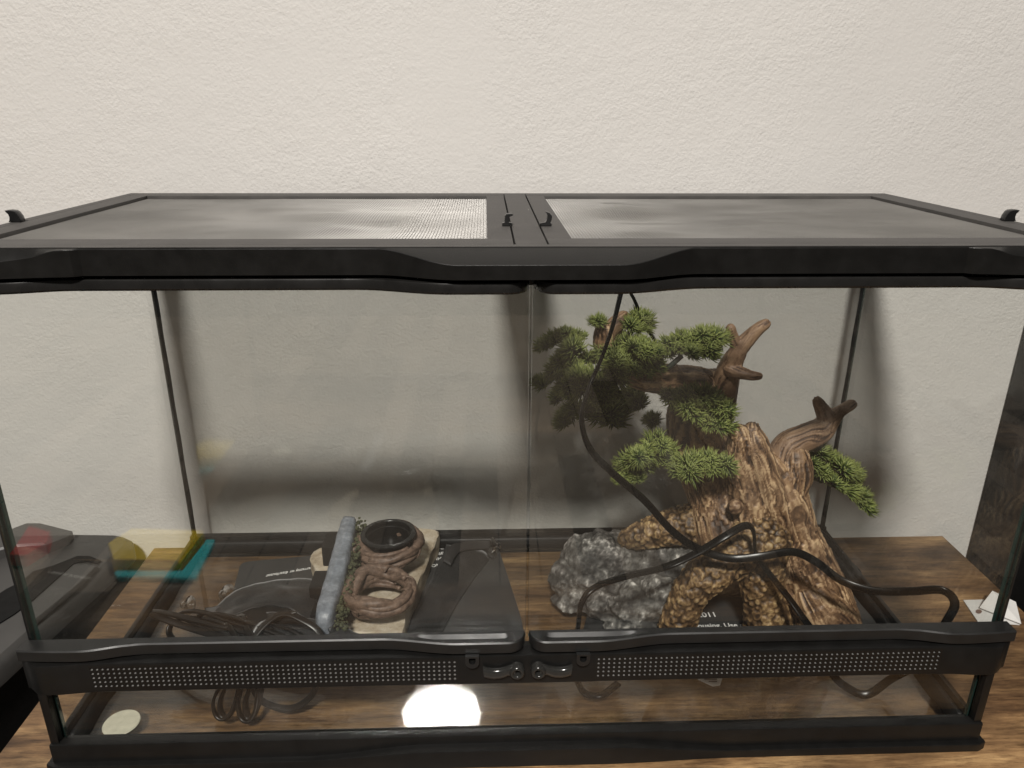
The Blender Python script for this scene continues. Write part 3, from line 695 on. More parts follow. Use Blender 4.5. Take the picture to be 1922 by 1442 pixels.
# ---- cords -------------------------------------------------------
FIG8 = [(.55*math.cos(a)*.8+.0, 0) for a in []]
_pr = []
for k in range(9): a = R(-65+130*k/8+0); _pr.append((1.0+.86*math.cos(a)-.0, .86*math.sin(a)))
FIG8 = [(x, y) for x, y in _pr]; FIG8 = [(-x, y) for x, y in reversed(_pr)]+[] if False else _pr+[(-x, -y) for x, y in _pr]
def cord(name, pts, label=None, rad=.0023, n=110, parent=None, mat=None, twist=0, up=(0, 0, 1.0)):
    mb = MB(); mb.tube(spline(pts, n), rad, prof=FIG8, twist=twist, up0=up); return mb.build(name, mat or M_cord, parent, .9)
A = [(1172, 522, .150), (1163, 560, .135), (1150, 612, .115), (1130, 670, .095), (1106, 728, .080), (1092, 785, .075), (1106, 840, .075), (1150, 888, .080), (1210, 940, .090), (1260, 995, .10), (1310, 1030, .105), (1370, 1048, .100), (1430, 1044, .095), (1488, 1036, .095), (1532, 1055, .09), (1580, 1090, .08), (1640, 1109, .065), (1710, 1110, .05), (1768, 1108, .035), (1792, 1132, .030), (1776, 1168, .032)]
PA = [U(x, y, Y=Y) for x, y, Y in A]
PA += [np.array((.414, .036, .085)), U(1672, 1270, Y=.05)+np.array((0, 0, -.004)), U(1625, 1304, z=ZF+.004), U(1580, 1284, z=ZF+.004), U(1560, 1262, z=ZF+.010)]
ca = thing('power_cord', tuple(PA[0]), 'black flat cord hanging from the lid and sweeping across in front of the bonsai', 'cord')
cord('cable', PA, parent=ca, n=190, twist=2.2, up=(0, 1, 0))
B = [(1150, 500, .20), (1187, 556, .215), (1208, 606, .235), (1232, 645, .25), (1262, 720, .285), (1330, 820, .30), (1440, 930, .315), (1540, 1000, .30)]
PB = [U(x, y, Y=Y) for x, y, Y in B]+[U(1580, 1045, Y=.29), U(1612, 1076, Y=.275), U(1606, 1094, Y=.262), U(1580, 1082, Y=.262), U(1530, 1020, Y=.28), U(1500, 985, Y=.30)]
cb = thing('power_cord', tuple(PB[0]), 'black cord running down behind the bonsai and looping at its right rear', 'cord')
cord('cable', PB, parent=cb, n=130, twist=1.2, up=(0, 1, 0))
C_ = [(1140, 1296, None), (1110, 1306, None), (1086, 1288, None)]
PC = [U(1160, 1283, z=ZF+.004), U(1128, 1305, z=ZF+.004), U(1092, 1296, z=ZF+.004), np.array((.052, .060, .075))]+[U(x, y, Y=Y) for x, y, Y in ((1084, 1183, .055), (1092, 1132, .058), (1118, 1102, .065), (1180, 1081, .08), (1250, 1064, .095), (1312, 1036, .098), (1362, 1006, .10), (1398, 987, .108), (1414, 996, .112), (1420, 1040, .115), (1445, 1078, .110), (1480, 1122, .095), (1522, 1180, .075))]+[np.array((.345, .085, .05)), np.array((.33, .12, ZF+.004))]
cc = thing('power_cord', tuple(PC[0]), 'black cord arching over the grey rock and peaking in front of the trunk', 'cord')
cord('cable', PC, parent=cc, n=150, twist=2.6, up=(1, 0, 0))

# coiled cord, bottom left
bd = thing('coiled_cord', tuple(U(470, 1200, Y=.09)), 'bundle of coiled brown black cord in the left front of the tank', 'cord')
def pp(L): return [U(x, y, Y=Y) for x, y, Y in L]
loops = [
 [(560, 1225, .075), (480, 1192, .085), (400, 1172, .10), (330, 1155, .11), (288, 1148, .118), (292, 1156, .112), (360, 1180, .10), (440, 1204, .085), (560, 1238, .07)],
 [(580, 1240, .07), (520, 1196, .085), (440, 1168, .10), (372, 1148, .115), (335, 1152, .12), (350, 1162, .115), (420, 1190, .10), (520, 1230, .08)],
 [(600, 1250, .07), (540, 1200, .08), (455, 1164, .10), (400, 1152, .112), (372, 1158, .115), (390, 1176, .105), (470, 1215, .085), (560, 1250, .07)],
 [(430, 1262, .055), (402, 1310, .040), (404, 1340, .034), (420, 1350, .031), (436, 1330, .036), (448, 1280, .05), (452, 1220, .07), (430, 1175, .09)],
 [(440, 1258, .055), (415, 1312, .042), (416, 1340, .036), (428, 1345, .034), (444, 1318, .042), (456, 1270, .055)],
 [(470, 1258, .055), (448, 1310, .042), (452, 1345, .034), (468, 1353, .031), (480, 1330, .038), (484, 1275, .055), (480, 1215, .07), (462, 1178, .09)],
 [(482, 1262, .055), (462, 1312, .042), (464, 1342, .036), (474, 1346, .034), (486, 1316, .042), (492, 1268, .055)],
 [(470, 1205, .075), (500, 1170, .09), (530, 1152, .10), (560, 1160, .10), (600, 1190, .09), (600, 1255, .06), (585, 1305, .05), (545, 1330, .047), (495, 1318, .055), (470, 1285, .065)],
 [(455, 1215, .075), (482, 1178, .09), (520, 1160, .10), (556, 1150, .105)],
 [(620, 1240, .07), (560, 1190, .09), (500, 1172, .105), (440, 1176, .11), (400, 1196, .10), (440, 1230, .08), (520, 1250, .07)],
 [(640, 1230, .075), (590, 1182, .095), (540, 1168, .105), (490, 1180, .10), (470, 1225, .075)],
 [(350, 1225, .085), (318, 1190, .105), (330, 1166, .115), (380, 1160, .118), (450, 1182, .105), (530, 1214, .085)],
 [(385, 1262, .075), (330, 1290, .085), (316, 1262, .10), (350, 1230, .10), (420, 1200, .095)],
]
for k, L in enumerate(loops): cord('cable_loop', pp(L), parent=bd, rad=.0020, n=60, mat=M_cord2, twist=.6+.25*k, up=(0, 1, .3))
mb = MB(); c = U(450, 1222, Y=.075); mb.tube(spline([c+np.array((.0, .012*math.cos(a), .016*math.sin(a))) for a in np.linspace(0, 6.283, 14)], 30), .0022, 8); mb.build('cable_tie', M_gloss, bd, 3)

# ---- black mesh reptile hammocks with clear suction cups
M_net, ns, ls, b = nm('sheer_black_mesh'); out = ns['Material Output']
b.inputs['Base Color'].default_value = (.006, .0052, .0046, 1); b.inputs['Roughness'].default_value = .55; b.inputs['Sheen Weight'].default_value = .2
trn = N(ns, 'ShaderNodeBsdfTransparent'); mxs = N(ns, 'ShaderNodeMixShader')
tc = N(ns, 'ShaderNodeTexCoord'); vo = N(ns, 'ShaderNodeTexVoronoi'); vo.inputs['Scale'].default_value = 620; ls.new(tc.outputs['Object'], vo.inputs[0])
rr = ramp(ns, ls, vo.outputs['Distance'], [(.10, (.45,)*3), (.30, (.97,)*3)]); ls.new(rr.outputs[0], mxs.inputs[0]); ls.new(trn.outputs[0], mxs.inputs[1]); ls.new(b.outputs[0], mxs.inputs[2]); ls.new(mxs.outputs[0], out.inputs[0])
M_strap = plain('black_webbing', (.014, .012, .011), .6, bs=.6, bd=.0004, bscale=900)
def cloth(name, grid, mat, parent, th=.0008, nu=30, nv=14, wav=.003, seed=0):
    """smooth sheet through a small grid of points, with folds and thickness"""
    G = np.array(grid, float)                              # rows x cols x 3
    rows = np.array([spline(r_, nu) for r_ in G]); cols = np.array([spline(rows[:, j], nv) for j in range(nu)])   # nu x nv x 3
    Q = cols.reshape(-1, 3); n = fbm(Q*55+seed, 3); Q = Q+np.stack([0*n, .3*n, n], 1)*wav
    Q[:, 2] = np.maximum(Q[:, 2], ZF+.0022)
    fs = [(i*nv+j, (i+1)*nv+j, (i+1)*nv+j+1, i*nv+j+1) for i in range(nu-1) for j in range(nv-1)]
    Q2 = Q-np.array((0, 0, th)); m = len(Q); vs = np.vstack([Q, Q2])
    fs += [tuple(m+q for q in reversed(f)) for f in fs]
    edge = [(i*nv, (i+1)*nv) for i in range(nu-1)]+[((i+1)*nv+nv-1, i*nv+nv-1) for i in range(nu-1)]+[(j+1, j) for j in range(nv-1)]+[((nu-1)*nv+j, (nu-1)*nv+j+1) for j in range(nv-1)]
    fs += [(a, b_, b_+m, a+m) for a, b_ in edge]
    mb = MB(); mb.add(vs, fs); return mb.build(name, mat, parent, 3)
def suction(loc, ax, parent, s=1.0):
    z = Vector(ax).normalized(); M = Matrix.Translation(loc) @ z.to_track_quat('Z', 'Y').to_matrix().to_4x4()
    mb = MB(); mb.lathe([(.0, .0005), (.0100*s, -.0030*s), (.0150*s, -.0046*s), (.0155*s, -.0040*s), (.0105*s, -.0010*s), (.0050*s, .0025*s), (.0042*s, .0060*s), (.0058*s, .0075*s), (.0058*s, .0095*s), (.0035*s, .0112*s), (.0, .0115*s)], M, 28)
    mb.build('suction_cup', M_cup, parent, 3)
M_cup, ns, ls, b = nm('clear_vinyl'); out = ns['Material Output']; b.inputs['Base Color'].default_value = (.5, .5, .5, 1); b.inputs['Roughness'].default_value = .08; b.inputs['IOR'].default_value = 1.5
trn = N(ns, 'ShaderNodeBsdfTransparent'); trn.inputs[0].default_value = (.88, .87, .85, 1); gls = N(ns, 'ShaderNodeBsdfGlossy'); gls.inputs['Roughness'].default_value = .10
lw = N(ns, 'ShaderNodeLayerWeight'); lw.inputs['Blend'].default_value = .35; mxs = N(ns, 'ShaderNodeMixShader')
ls.new(lw.outputs['Facing'], mxs.inputs[0]); ls.new(trn.outputs[0], mxs.inputs[1]); ls.new(gls.outputs[0], mxs.inputs[2]); ls.new(mxs.outputs[0], out.inputs[0]); ns.remove(b)

hm = thing('mesh_hammock', tuple(U(520, 1150, Y=.15)), 'dark sheer mesh hammock crumpled over the coiled cord at the left', 'hammock')
cloth('mesh_sheet', [pp([(400, 1140, .165), (455, 1105, .185), (530, 1088, .19), (600, 1090, .185), (612, 1110, .17)]),
                     pp([(410, 1150, .15), (470, 1118, .165), (530, 1108, .165), (590, 1128, .155), (640, 1160, .14)]),
                     pp([(430, 1158, .13), (480, 1140, .14), (530, 1138, .135), (590, 1168, .12), (660, 1192, .11)])], M_net, hm, wav=.004)
cloth('mesh_fold', [pp([(500, 1150, .125), (560, 1158, .12), (620, 1170, .115), (690, 1194, .11)]),
                    pp([(510, 1190, .10), (570, 1200, .095), (640, 1215, .09), (720, 1230, .085)])], M_net, hm, wav=.005, seed=9)
cloth('strap', [pp([(384, 1140, .160), (420, 1134, .165), (470, 1118, .170), (520, 1110, .172)]), pp([(384, 1152, .155), (420, 1148, .158), (470, 1132, .162), (525, 1122, .165)])], M_strap, hm, th=.002, wav=.0012)
suction(U(352, 1136, z=ZF+.010), (-.5, -.6, .5), hm, .75); suction(U(424, 1116, Y=.185), (-.4, -.7, .6), hm, .8)
suction(U(452, 1166, Y=.12), (.5, -.8, .3), hm, .5); suction(U(620, 1182, Y=.105), (.3, -.7, .6), hm, .5)

hr = thing('mesh_hammock', tuple(U(860, 1100, Y=.2)), 'black mesh hammock with corner suction cup spread right of the beige slab', 'hammock')
cloth('mesh_sheet', [pp([(838, 1022, .30), (815, 1075, .26), (790, 1130, .20), (762, 1192, .145)]),
                     pp([(900, 1032, .315), (865, 1085, .26), (830, 1140, .20), (795, 1198, .145)]),
                     pp([(922, 1050, .315), (890, 1098, .265), (855, 1150, .205), (826, 1200, .150)])], M_net, hr, wav=.003, seed=4)
cloth('strap', [pp([(832, 1052, .275), (846, 1024, .30), (880, 1016, .318), (922, 1014, .328)]), pp([(846, 1060, .270), (862, 1036, .295), (890, 1030, .310), (924, 1030, .322)])], M_strap, hr, th=.003, wav=.001)
suction(U(929, 1024, Y=.318), (.9, -.35, .25), hr, .75); suction(U(922, 1038, Y=.308), (-.3, -.8, .4), hr, .5)

# ================================================================== resin bonsai ornament
bon = thing('bonsai_ornament', tuple(U(1420, 1160, z=ZF)), 'brown resin bonsai tree ornament with green plastic needles and grey rock', 'aquarium ornament')

def chains_to_points(chains):
    """(px, py, depth, radius in px) -> list of (points, radii)"""
    out = []
    for ch in chains:
        P = np.array([np.r_[U(x, y, Y=Y), r_*px(U(x, y, Y=Y))] for x, y, Y, r_ in ch])
        Q = spline(P, max(12, int(6*len(P)))); out.append((Q[:, :3], Q[:, 3]))
    return out
def remesh(mb, voxel):
    o = mb.build('tmp', M_dark); md = o.modifiers.new('r', 'REMESH'); md.mode = 'VOXEL'; md.voxel_size = voxel
    sm = o.modifiers.new('s', 'SMOOTH'); sm.iterations = 3; sm.factor = .6
    bpy.context.view_layer.update()
    me = bpy.data.meshes.new_from_object(o.evaluated_get(bpy.context.evaluated_depsgraph_get())); bpy.data.objects.remove(o); return me
def arr(me):
    n = len(me.vertices); V = np.empty(n*3); me.vertices.foreach_get('co', V); Nn = np.empty(n*3); me.vertices.foreach_get('normal', Nn)
    return V.reshape(-1, 3), Nn.reshape(-1, 3)
def finish(me, V, ridge, name, mat, parent):
    me.vertices.foreach_set('co', V.ravel()); at = me.attributes.new('ridge', 'FLOAT', 'POINT'); at.data.foreach_set('value', ridge)
    me.materials.clear(); me.materials.append(mat); me.polygons.foreach_set('use_smooth', [True]*len(me.polygons)); me.update(); return link(name, me, parent)
def skel_coords(V, chains):
    """along-chain distance, chain id and angle about the nearest chain for every vertex"""
    best = np.full(len(V), 9.); sc = np.zeros(len(V)); cid = np.zeros(len(V), int); th = np.zeros(len(V)); rr_ = np.zeros(len(V))
    for i, (P, r_) in enumerate(chains):
        L = np.r_[0, np.cumsum(np.linalg.norm(np.diff(P, axis=0), axis=1))]
        for k in range(len(P)-1):
            a, d = P[k], P[k+1]-P[k]; t = np.clip(((V-a)@d)/(d@d+1e-12), 0, 1); q = V-(a+t[:, None]*d); dist = np.linalg.norm(q, axis=1)-(r_[k]*(1-t)+r_[k+1]*t)
            m = dist < best; best[m] = dist[m]; sc[m] = (L[k]+t*(L[k+1]-L[k]))[m]; cid[m] = i; rr_[m] = r_[k]
            dn = d/np.linalg.norm(d); e1 = np.cross(dn, (0.1, 1, .05)); e1 /= np.linalg.norm(e1); e2 = np.cross(dn, e1)
            th[m] = np.arctan2(q@e2, q@e1)[m]
    return sc, cid, th, rr_

def paint_mat(name, stops, rough, scale, bstr, bd):
    m, ns, ls, b = nm(name); at = N(ns, 'ShaderNodeAttribute'); at.attribute_name = 'ridge'
    t = tex(ns, ls, scale, 6, .65); ma = N(ns, 'ShaderNodeMath', operation='MULTIPLY_ADD'); ls.new(t.outputs[0], ma.inputs[0]); ma.inputs[1].default_value = .26; ls.new(at.outputs['Fac'], ma.inputs[2])
    sb = N(ns, 'ShaderNodeMath', operation='SUBTRACT'); ls.new(ma.outputs[0], sb.inputs[0]); sb.inputs[1].default_value = .13
    r = ramp(ns, ls, sb.outputs[0], stops)
    p = tex(ns, ls, 22, 4, .6); r2 = ramp(ns, ls, p.outputs[0], [(.36, (.62, .58, .56)), (.62, (1.12, 1.1, 1.05))])
    mm = N(ns, 'ShaderNodeMix', data_type='RGBA', blend_type='MULTIPLY'); mm.inputs[0].default_value = 1; ls.new(r.outputs[0], mm.inputs[6]); ls.new(r2.outputs[0], mm.inputs[7])
    ls.new(mm.outputs[2], b.inputs['Base Color']); b.inputs['Roughness'].default_value = rough
    bump(ns, ls, t.outputs[0], b, bstr, bd); return m
M_bark = paint_mat('painted_bark', [(.10, (.034, .018, .010)), (.36, (.135, .076, .041)), (.56, (.275, .170, .095)), (.80, (.56, .400, .245))], .50, 620, .6, .0006)
M_drift = paint_mat('painted_driftwood', [(.08, (.070, .038, .022)), (.36, (.205, .122, .073)), (.60, (.34, .225, .140)), (.90, (.56, .42, .29))], .55, 520, .5, .0005)
M_root = paint_mat('painted_root', [(.14, (.032, .018, .009)), (.42, (.150, .090, .042)), (.64, (.32, .215, .105)), (.90, (.56, .43, .24))], .48, 700, .7, .0006)
M_grock = paint_mat('painted_grey_rock', [(.10, (.038, .037, .035)), (.36, (.115, .112, .107)), (.58, (.215, .211, .203)), (.86, (.58, .57, .55))], .72, 620, .7, .0008)

def barky(name, chains, mat, kind, amp, parent, voxel=.0021, extra=None):
    C = chains_to_points(chains); mb = MB()
    for P, r_ in C:
        mb.tube(P, r_, 14)
        for e in (0, -1):
            bm = bmesh.new(); bmesh.ops.create_icosphere(bm, subdivisions=2, radius=float(r_[e])*.97)
            for v in bm.verts: v.co += Vector(P[e])
            mb.addbm(bm)
    if extra: extra(mb)
    me = remesh(mb, voxel); V, Nn = arr(me); sc, cid, th, rr_ = skel_coords(V, C)
    if kind == 'streak':
        wob = .5*fbm(np.stack([sc*30, th*1.2, cid*7.], 1), 3)
        ph = np.stack([np.cos(th+wob)*rr_*230, np.sin(th+wob)*rr_*230, sc*26+cid*9], 1)
        n1 = fbm(ph, 4, .6); d1, d2 = voro(V*np.array((95, 95, 60))); big = fbm(V*26, 3)
        crack = np.clip((d2-d1)*2.2, 0, 1)
        n2 = fbm(np.stack([np.cos(th+wob)*rr_*420, np.sin(th+wob)*rr_*420, sc*40+cid*9], 1), 3, .6)
        h = .75*np.clip(.5-1.6*np.abs(n1)+.35*n1, -1, 1)+.12*crack+.45*big+.18*n2
        ridge = np.clip(.34+.62*np.clip(.55-2.2*np.abs(n1), -.6, 1)+.62*n2+.08*crack+.12*big, 0, 1)
    elif kind == 'nub':
        Vw = V+.0025*np.stack([fbm(V*120+k*11, 2) for k in range(3)], 1)
        d1, d2 = voro(Vw*140); e = np.clip((d2-d1)*1.6, 0, 1); ringy = np.exp(-((d1-.42)/.13)**2); big = fbm(V*30, 3); f = fbm(V*260, 3)
        h = .75*np.clip(1-1.5*d1, -.2, 1)+.35*ringy+.3*big+.25*f
        ridge = np.clip(.20+.34*ringy+.24*e+.42*f+.15*big, 0, 1)
    else:                                                             # drift: smooth long grain
        wob = .6*fbm(np.stack([sc*25, th*.8, cid*5.], 1), 2)
        n1 = fbm(np.stack([np.cos(th+wob)*rr_*520, np.sin(th+wob)*rr_*520, sc*22+cid*9], 1), 3); big = fbm(V*40, 3)
        rg = np.clip(.6-2.2*np.abs(n1), -.8, 1); h = .6*n1+.55*rg+.5*big; ridge = np.clip(.34+.42*rg+.45*n1+.2*big, 0, 1)
    return finish(me, V+Nn*(h*amp)[:, None], ridge, name, mat, parent)

# main trunk: two fused columns split at the top like a broken stump
barky('trunk', [
    [(1558, 1215, .150, 54), (1546, 1150, .165, 52), (1514, 1085, .178, 56), (1478, 1000, .185, 50), (1456, 930, .188, 52), (1440, 885, .190, 42)],
    [(1440, 1060, .168, 40), (1414, 985, .174, 44), (1408, 920, .178, 38), (1396, 865, .176, 30), (1391, 832, .174, 24), (1388, 815, .174, 18)],
    [(1468, 1000, .168, 30), (1446, 930, .166, 26), (1428, 870, .168, 25), (1416, 830, .172, 23), (1412, 806, .176, 13)],
    [(1488, 990, .178, 36), (1480, 930, .180, 30), (1490, 890, .182, 31), (1490, 862, .186, 27)],
    [(1375, 1050, .180, 40), (1362, 1000, .190, 54), (1350, 940, .205, 50), (1335, 880, .215, 46)],
    [(1525, 1120, .155, 40), (1560, 1170, .148, 42), (1572, 1220, .14, 40)],
], M_bark, 'streak', .0042, bon, .0014)
# older trunk behind, rising into the leaning bough
barky('bough', [
    [(1360, 960, .225, 56), (1335, 890, .235, 54), (1312, 830, .240, 52), (1306, 780, .246, 50), (1318, 740, .250, 42), (1340, 722, .250, 30)],
    [(1345, 735, .250, 32), (1300, 718, .246, 30), (1245, 712, .238, 27), (1200, 706, .230, 23), (1160, 680, .222, 22), (1138, 648, .216, 22), (1135, 626, .212, 20)],
], M_bark, 'streak', .0036, bon, .0016)
barky('cut_stub', [[(1138, 640, .212, 16), (1150, 616, .212, 17), (1170, 597, .214, 14)]], M_drift, 'drift', .0017, bon, .0012)
barky('cut_stub', [[(1318, 868, .195, 14), (1296, 862, .188, 12), (1276, 858, .182, 10)]], M_drift, 'drift', .0010, bon, .0014)
# bare antler-like dead branches
barky('dead_branch', [
    [(1352, 775, .240, 26), (1358, 735, .238, 25), (1368, 695, .230, 21), (1386, 658, .216, 16), (1408, 632, .213, 13), (1424, 617, .212, 11), (1437, 608, .211, 9)],
    [(1388, 656, .216, 12), (1376, 634, .213, 9.5), (1371, 616, .211, 8.5)],
    [(1372, 694, .218, 14), (1392, 700, .210, 11), (1412, 705, .205, 8.5), (1425, 706, .203, 7)],
], M_drift, 'drift', .0017, bon, .0012)
barky('dead_branch', [
    [(1464, 872, .190, 30), (1480, 838, .194, 26), (1512, 822, .198, 25), (1540, 808, .204, 22), (1558, 788, .208, 17), (1578, 772, .212, 10), (1599, 759, .216, 8.5)],
    [(1556, 796, .206, 16), (1545, 772, .204, 12.5), (1534, 752, .202, 8)],
], M_drift, 'drift', .0017, bon, .0012)
# knobbly roots
barky('root', [[(1425, 985, .165, 40), (1390, 1035, .150, 37), (1335, 1072, .142, 35), (1300, 1105, .140, 31), (1283, 1140, .140, 29), (1268, 1185, .142, 30), (1258, 1215, .14, 28)]], M_root, 'nub', .0036, bon, .0015)
barky('root', [[(1438, 1010, .160, 42), (1428, 1070, .150, 38), (1434, 1130, .144, 34), (1442, 1180, .142, 40), (1446, 1220, .14, 42)]], M_root, 'nub', .0036, bon, .0015)
barky('root', [[(1360, 985, .205, 44), (1305, 985, .210, 38), (1250, 992, .215, 30), (1208, 1004, .222, 24), (1180, 1012, .228, 18)]], M_root, 'nub', .0036, bon, .0015)
barky('root_back', [[(1330, 1190, .272, 50), (1350, 1080, .268, 62), (1440, 1050, .255, 75), (1500, 1150, .245, 50)]], M_bark, 'streak', .002, bon, .004)
# round knot on the trunk
barky('knot', [[(1381, 952, .154, 14), (1380, 951, .148, 13)]], M_drift, 'nub', .0012, bon, .0014)

# grey rock at the foot of the tree
RB_ = [(1125, 1062, .235, 70, .9), (1090, 1085, .235, 58, .8), (1185, 1055, .230, 52, .8), (1240, 1065, .215, 55, .8), (1145, 1135, .200, 52, .7), (1205, 1140, .185, 62, .75), (1250, 1120, .180, 52, .8), (1085, 1125, .215, 45, .75), (1280, 1040, .22, 45, .8), (1150, 1035, .262, 42, .8), (1095, 1050, .255, 42, .8), (1180, 1185, .165, 40, .7)]
mb = MB()
for x, y, Y, r_, sq in RB_:
    c = U(x, y, Y=Y); rad = r_*px(c); bm = bmesh.new(); bmesh.ops.create_icosphere(bm, subdivisions=3, radius=rad)
    for v in bm.verts: v.co = Vector((v.co.x*1.05, v.co.y*.8, v.co.z*sq))+Vector(c)
    mb.addbm(bm)
me = remesh(mb, .0017); V, Nn = arr(me)
wq = .40*np.stack([fbm(V*40+9*k, 2) for k in range(3)], 1)
d1, d2 = voro(V*np.array((15, 15, 30))+wq); f1 = fbm(V*42, 4); f2 = fbm(V*210, 4, .6); d3, d4 = voro(V*np.array((75, 75, 120))+2*wq)
lay = ((V[:, 2]+.35*(V[:, 0]-.08)+.012*fbm(V*25, 2))/.024) % 1.0; lay = np.where(lay < .8, lay/.8, (1-lay)/.2)
cr = np.clip((d2-d1)*2.0, 0, 1); cr2 = np.clip((d4-d3)*2.2, 0, 1)
h = .0062*cr+.0034*f1+.0012*f2+.0008*cr2+.0042*lay-.005
V = V+Nn*h[:, None]; V[:, 2] = np.maximum(V[:, 2], ZF+.0022)
up_ = np.clip(.33+.10*cr2*cr+.75*f2+.40*fbm(V*520, 3)+.25*f1+.12*lay, 0, 1)*np.clip(.35+1.6*cr, 0, 1)
finish(me, V, up_, 'rock', M_grock, bon)

# ---- needle tufts
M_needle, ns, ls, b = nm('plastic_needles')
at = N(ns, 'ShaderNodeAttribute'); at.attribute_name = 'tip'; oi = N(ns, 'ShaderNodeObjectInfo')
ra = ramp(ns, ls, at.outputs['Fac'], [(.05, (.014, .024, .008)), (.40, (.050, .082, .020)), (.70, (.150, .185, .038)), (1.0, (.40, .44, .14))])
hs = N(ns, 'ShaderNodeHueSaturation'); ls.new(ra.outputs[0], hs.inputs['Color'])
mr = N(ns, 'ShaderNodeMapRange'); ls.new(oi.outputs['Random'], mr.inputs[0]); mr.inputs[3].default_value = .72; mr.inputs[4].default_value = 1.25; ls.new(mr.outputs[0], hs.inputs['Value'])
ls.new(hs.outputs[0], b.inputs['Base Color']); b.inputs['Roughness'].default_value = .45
def tuft_mesh(n, seed):
    g = np.random.default_rng(seed); V = []; F = []; tip = []
    for k in range(n):
        z = g.uniform(-.30, 1); a = g.uniform(0, 6.283); s = math.sqrt(max(0, 1-z*z)); d = np.array((s*math.cos(a), s*math.sin(a), z)); d += g.normal(0, .10, 3); d /= np.linalg.norm(d)
        L = g.uniform(.80, 1.08)*(1 if z > -.1 else .75); base = d*.08+np.array((g.uniform(-.55, .55) if seed % 2 else g.uniform(-.15, .15), 0, -.05)); e = np.cross(d, g.normal(size=3)); e /= np.linalg.norm(e); f = np.cross(d, e)
        dr = np.array((0, 0, .10*s)); w = .056; b0 = len(V)
        mid = base+(d*.55+dr*.2)*L; end = base+(d+dr)*L
        for k3 in range(3): aa = 2.094*k3; V.append(base+(e*math.cos(aa)+f*math.sin(aa))*w*.8); tip.append(.0)
        for k3 in range(3): aa = 2.094*k3; V.append(mid+(e*math.cos(aa)+f*math.sin(aa))*w); tip.append(.55)
        V.append(end); tip.append(1.0)
        for k3 in range(3):
            j = (k3+1) % 3; F.append((b0+k3, b0+j, b0+3+j, b0+3+k3)); F.append((b0+3+k3, b0+3+j, b0+6))
    me = bpy.data.meshes.new('needle_tuft'); me.from_pydata([tuple(v) for v in V], [], F); me.materials.append(M_needle)
    at = me.attributes.new('tip', 'FLOAT', 'POINT'); at.data.foreach_set('value', tip); me.polygons.foreach_set('use_smooth', [True]*len(F)); me.update(); return me
TM = [tuft_mesh(170 if k % 2 else 120, k) for k in range(8)]
def z8(L, x0=980, y0=540, s=3.795, Y=.15, dy=.02): return [(x0+a/s, y0+b_/s, r_/s, Y+random.uniform(-dy, dy)) for a, b_, r_ in L]
T = z8([(545, 240, 55)], Y=.21) + z8([(840, 225, 80), (800, 290, 80), (870, 270, 70)], Y=.215)
T += z8([(140, 415, 60), (225, 375, 68), (305, 345, 68), (375, 365, 60), (430, 355, 45), (180, 395, 60), (265, 370, 60)], Y=.265)
T += z8([(380, 465, 95), (265, 530, 85), (370, 575, 80), (480, 530, 75), (430, 600, 60), (320, 500, 80)], Y=.235)
T += z8([(135, 690, 60), (200, 665, 68), (280, 640, 65), (300, 715, 80), (255, 775, 65), (345, 755, 70)], Y=.272)
T += z8([(660, 425, 95), (750, 400, 90), (850, 430, 85), (700, 520, 100), (800, 485, 95), (930, 460, 85), (970, 450, 60), (880, 560, 80), (960, 555, 60), (610, 470, 80), (640, 560, 85), (760, 560, 80)], Y=.195, dy=.012)
T += z8([(420, 690, 90), (560, 690, 95), (680, 620, 90), (545, 745, 85), (490, 640, 80), (620, 720, 80)], Y=.202, dy=.008)
T += z8([(310, 925, 90), (375, 870, 85), (450, 885, 80), (590, 905, 100), (665, 900, 95), (680, 820, 85), (775, 790, 100), (835, 825, 80), (560, 840, 80), (290, 970, 70)], Y=.282)
T += z8([(940, 945, 60), (900, 930, 45)], Y=.24, dy=.01)
T += z8([(1040, 455, 62), (1100, 405, 72), (1190, 380, 75), (1200, 460, 80), (1290, 340, 80), (1370, 355, 80), (1350, 445, 80), (1260, 405, 75), (1140, 430, 60)], Y=.20)
T += z8([(1035, 775, 70), (1125, 790, 80), (1200, 775, 90), (1290, 770, 85), (1180, 850, 80), (1300, 850, 105), (1380, 835, 85), (1375, 930, 90), (1440, 960, 70), (1270, 905, 70), (1420, 890, 70)], Y=.163, dy=.008)
T += z8([(930, 1150, 90), (850, 1195, 85), (760, 1235, 80), (725, 1290, 75), (805, 1310, 75), (940, 1210, 80), (1040, 1170, 85), (1060, 1240, 65), (690, 1365, 45), (820, 1360, 55), (880, 1260, 70), (1000, 1130, 70)], Y=.17)
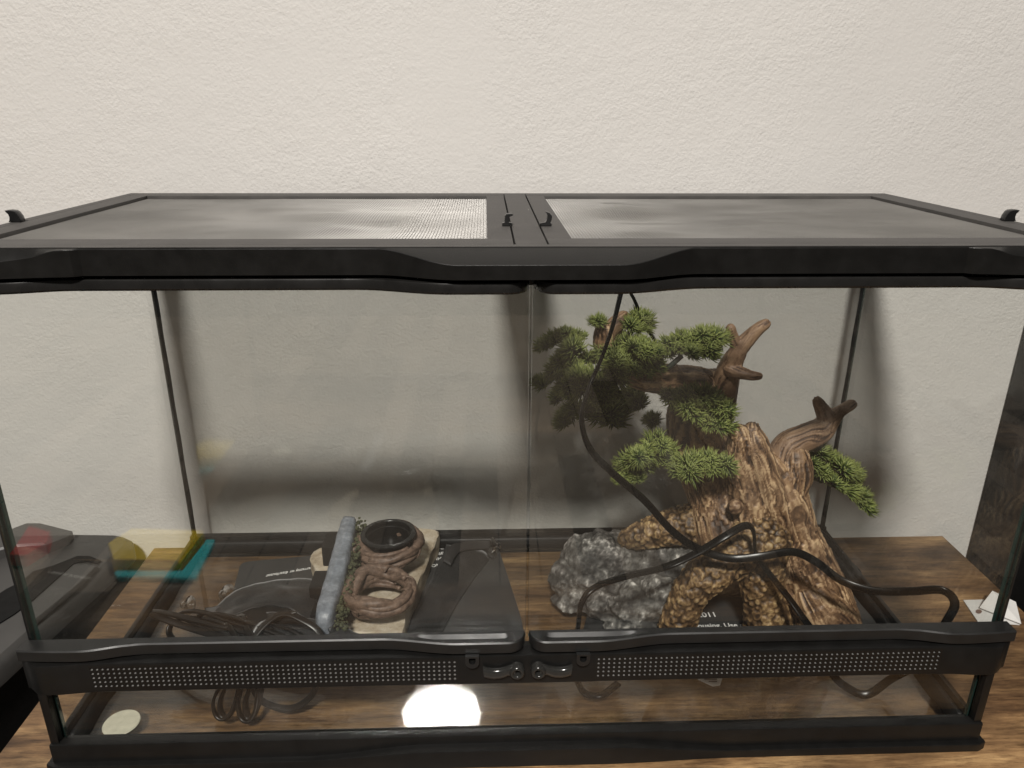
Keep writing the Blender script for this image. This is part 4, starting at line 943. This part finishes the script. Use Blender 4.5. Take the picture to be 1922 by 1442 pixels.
T += z8([(1110, 1300, 70), (1200, 1275, 95), (1165, 1320, 60), (1290, 1260, 80), (1370, 1265, 72), (1455, 1265, 72)], Y=.145, dy=.006)
T += z8([(1050, 955, 62), (1120, 1000, 62), (1190, 1050, 66), (1250, 1085, 60), (1030, 1055, 60), (1090, 1100, 66), (1170, 1140, 66), (1215, 1180, 64), (1275, 1230, 62), (1320, 1275, 55), (1000, 1010, 60)], x0=1220, y0=560, s=3.278, Y=.22)
stem_nodes = [U(x, y, Y=Y) for x, y, Y in ((1300, 718, .245), (1245, 712, .238), (1200, 706, .23), (1160, 680, .222), (1138, 648, .216), (1312, 820, .24), (1340, 900, .205), (1510, 860, .195), (1325, 780, .22), (1345, 960, .18))]
tw = MB()
T += [(x+random.uniform(-.6, .6)*r_, y+random.uniform(-.35, .45)*r_, r_*random.uniform(.85, 1.05), Y+random.uniform(-.012, .012)) for x, y, r_, Y in T]
for i, (x, y, r_, Y) in enumerate(T):
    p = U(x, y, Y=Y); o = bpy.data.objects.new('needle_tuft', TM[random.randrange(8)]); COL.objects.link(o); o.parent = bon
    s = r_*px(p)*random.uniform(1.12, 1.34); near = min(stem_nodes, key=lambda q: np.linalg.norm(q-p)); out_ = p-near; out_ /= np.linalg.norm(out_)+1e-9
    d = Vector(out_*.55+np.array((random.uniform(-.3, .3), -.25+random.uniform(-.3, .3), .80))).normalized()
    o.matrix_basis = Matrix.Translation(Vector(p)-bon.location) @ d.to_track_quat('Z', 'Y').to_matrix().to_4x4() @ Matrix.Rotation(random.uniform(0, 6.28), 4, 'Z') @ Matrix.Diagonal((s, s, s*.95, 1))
    mid = (p+near)/2+np.array((0, .004, -.004))
    if np.linalg.norm(p-near) < (.055 if Y < .175 and y < 800 else .034): tw.tube(spline([near, mid, p-np.array((0, 0, .1*s))], 8), .0011, 5)
tw.tube(spline([U(1252, 692, Y=.203), U(1262, 684, Y=.20), U(1280, 668, Y=.198)], 8), .0030, 7)
tw.build('twigs', plain('dull_green_stem', (.045, .055, .045), .6), bon, 3, kind='stuff')
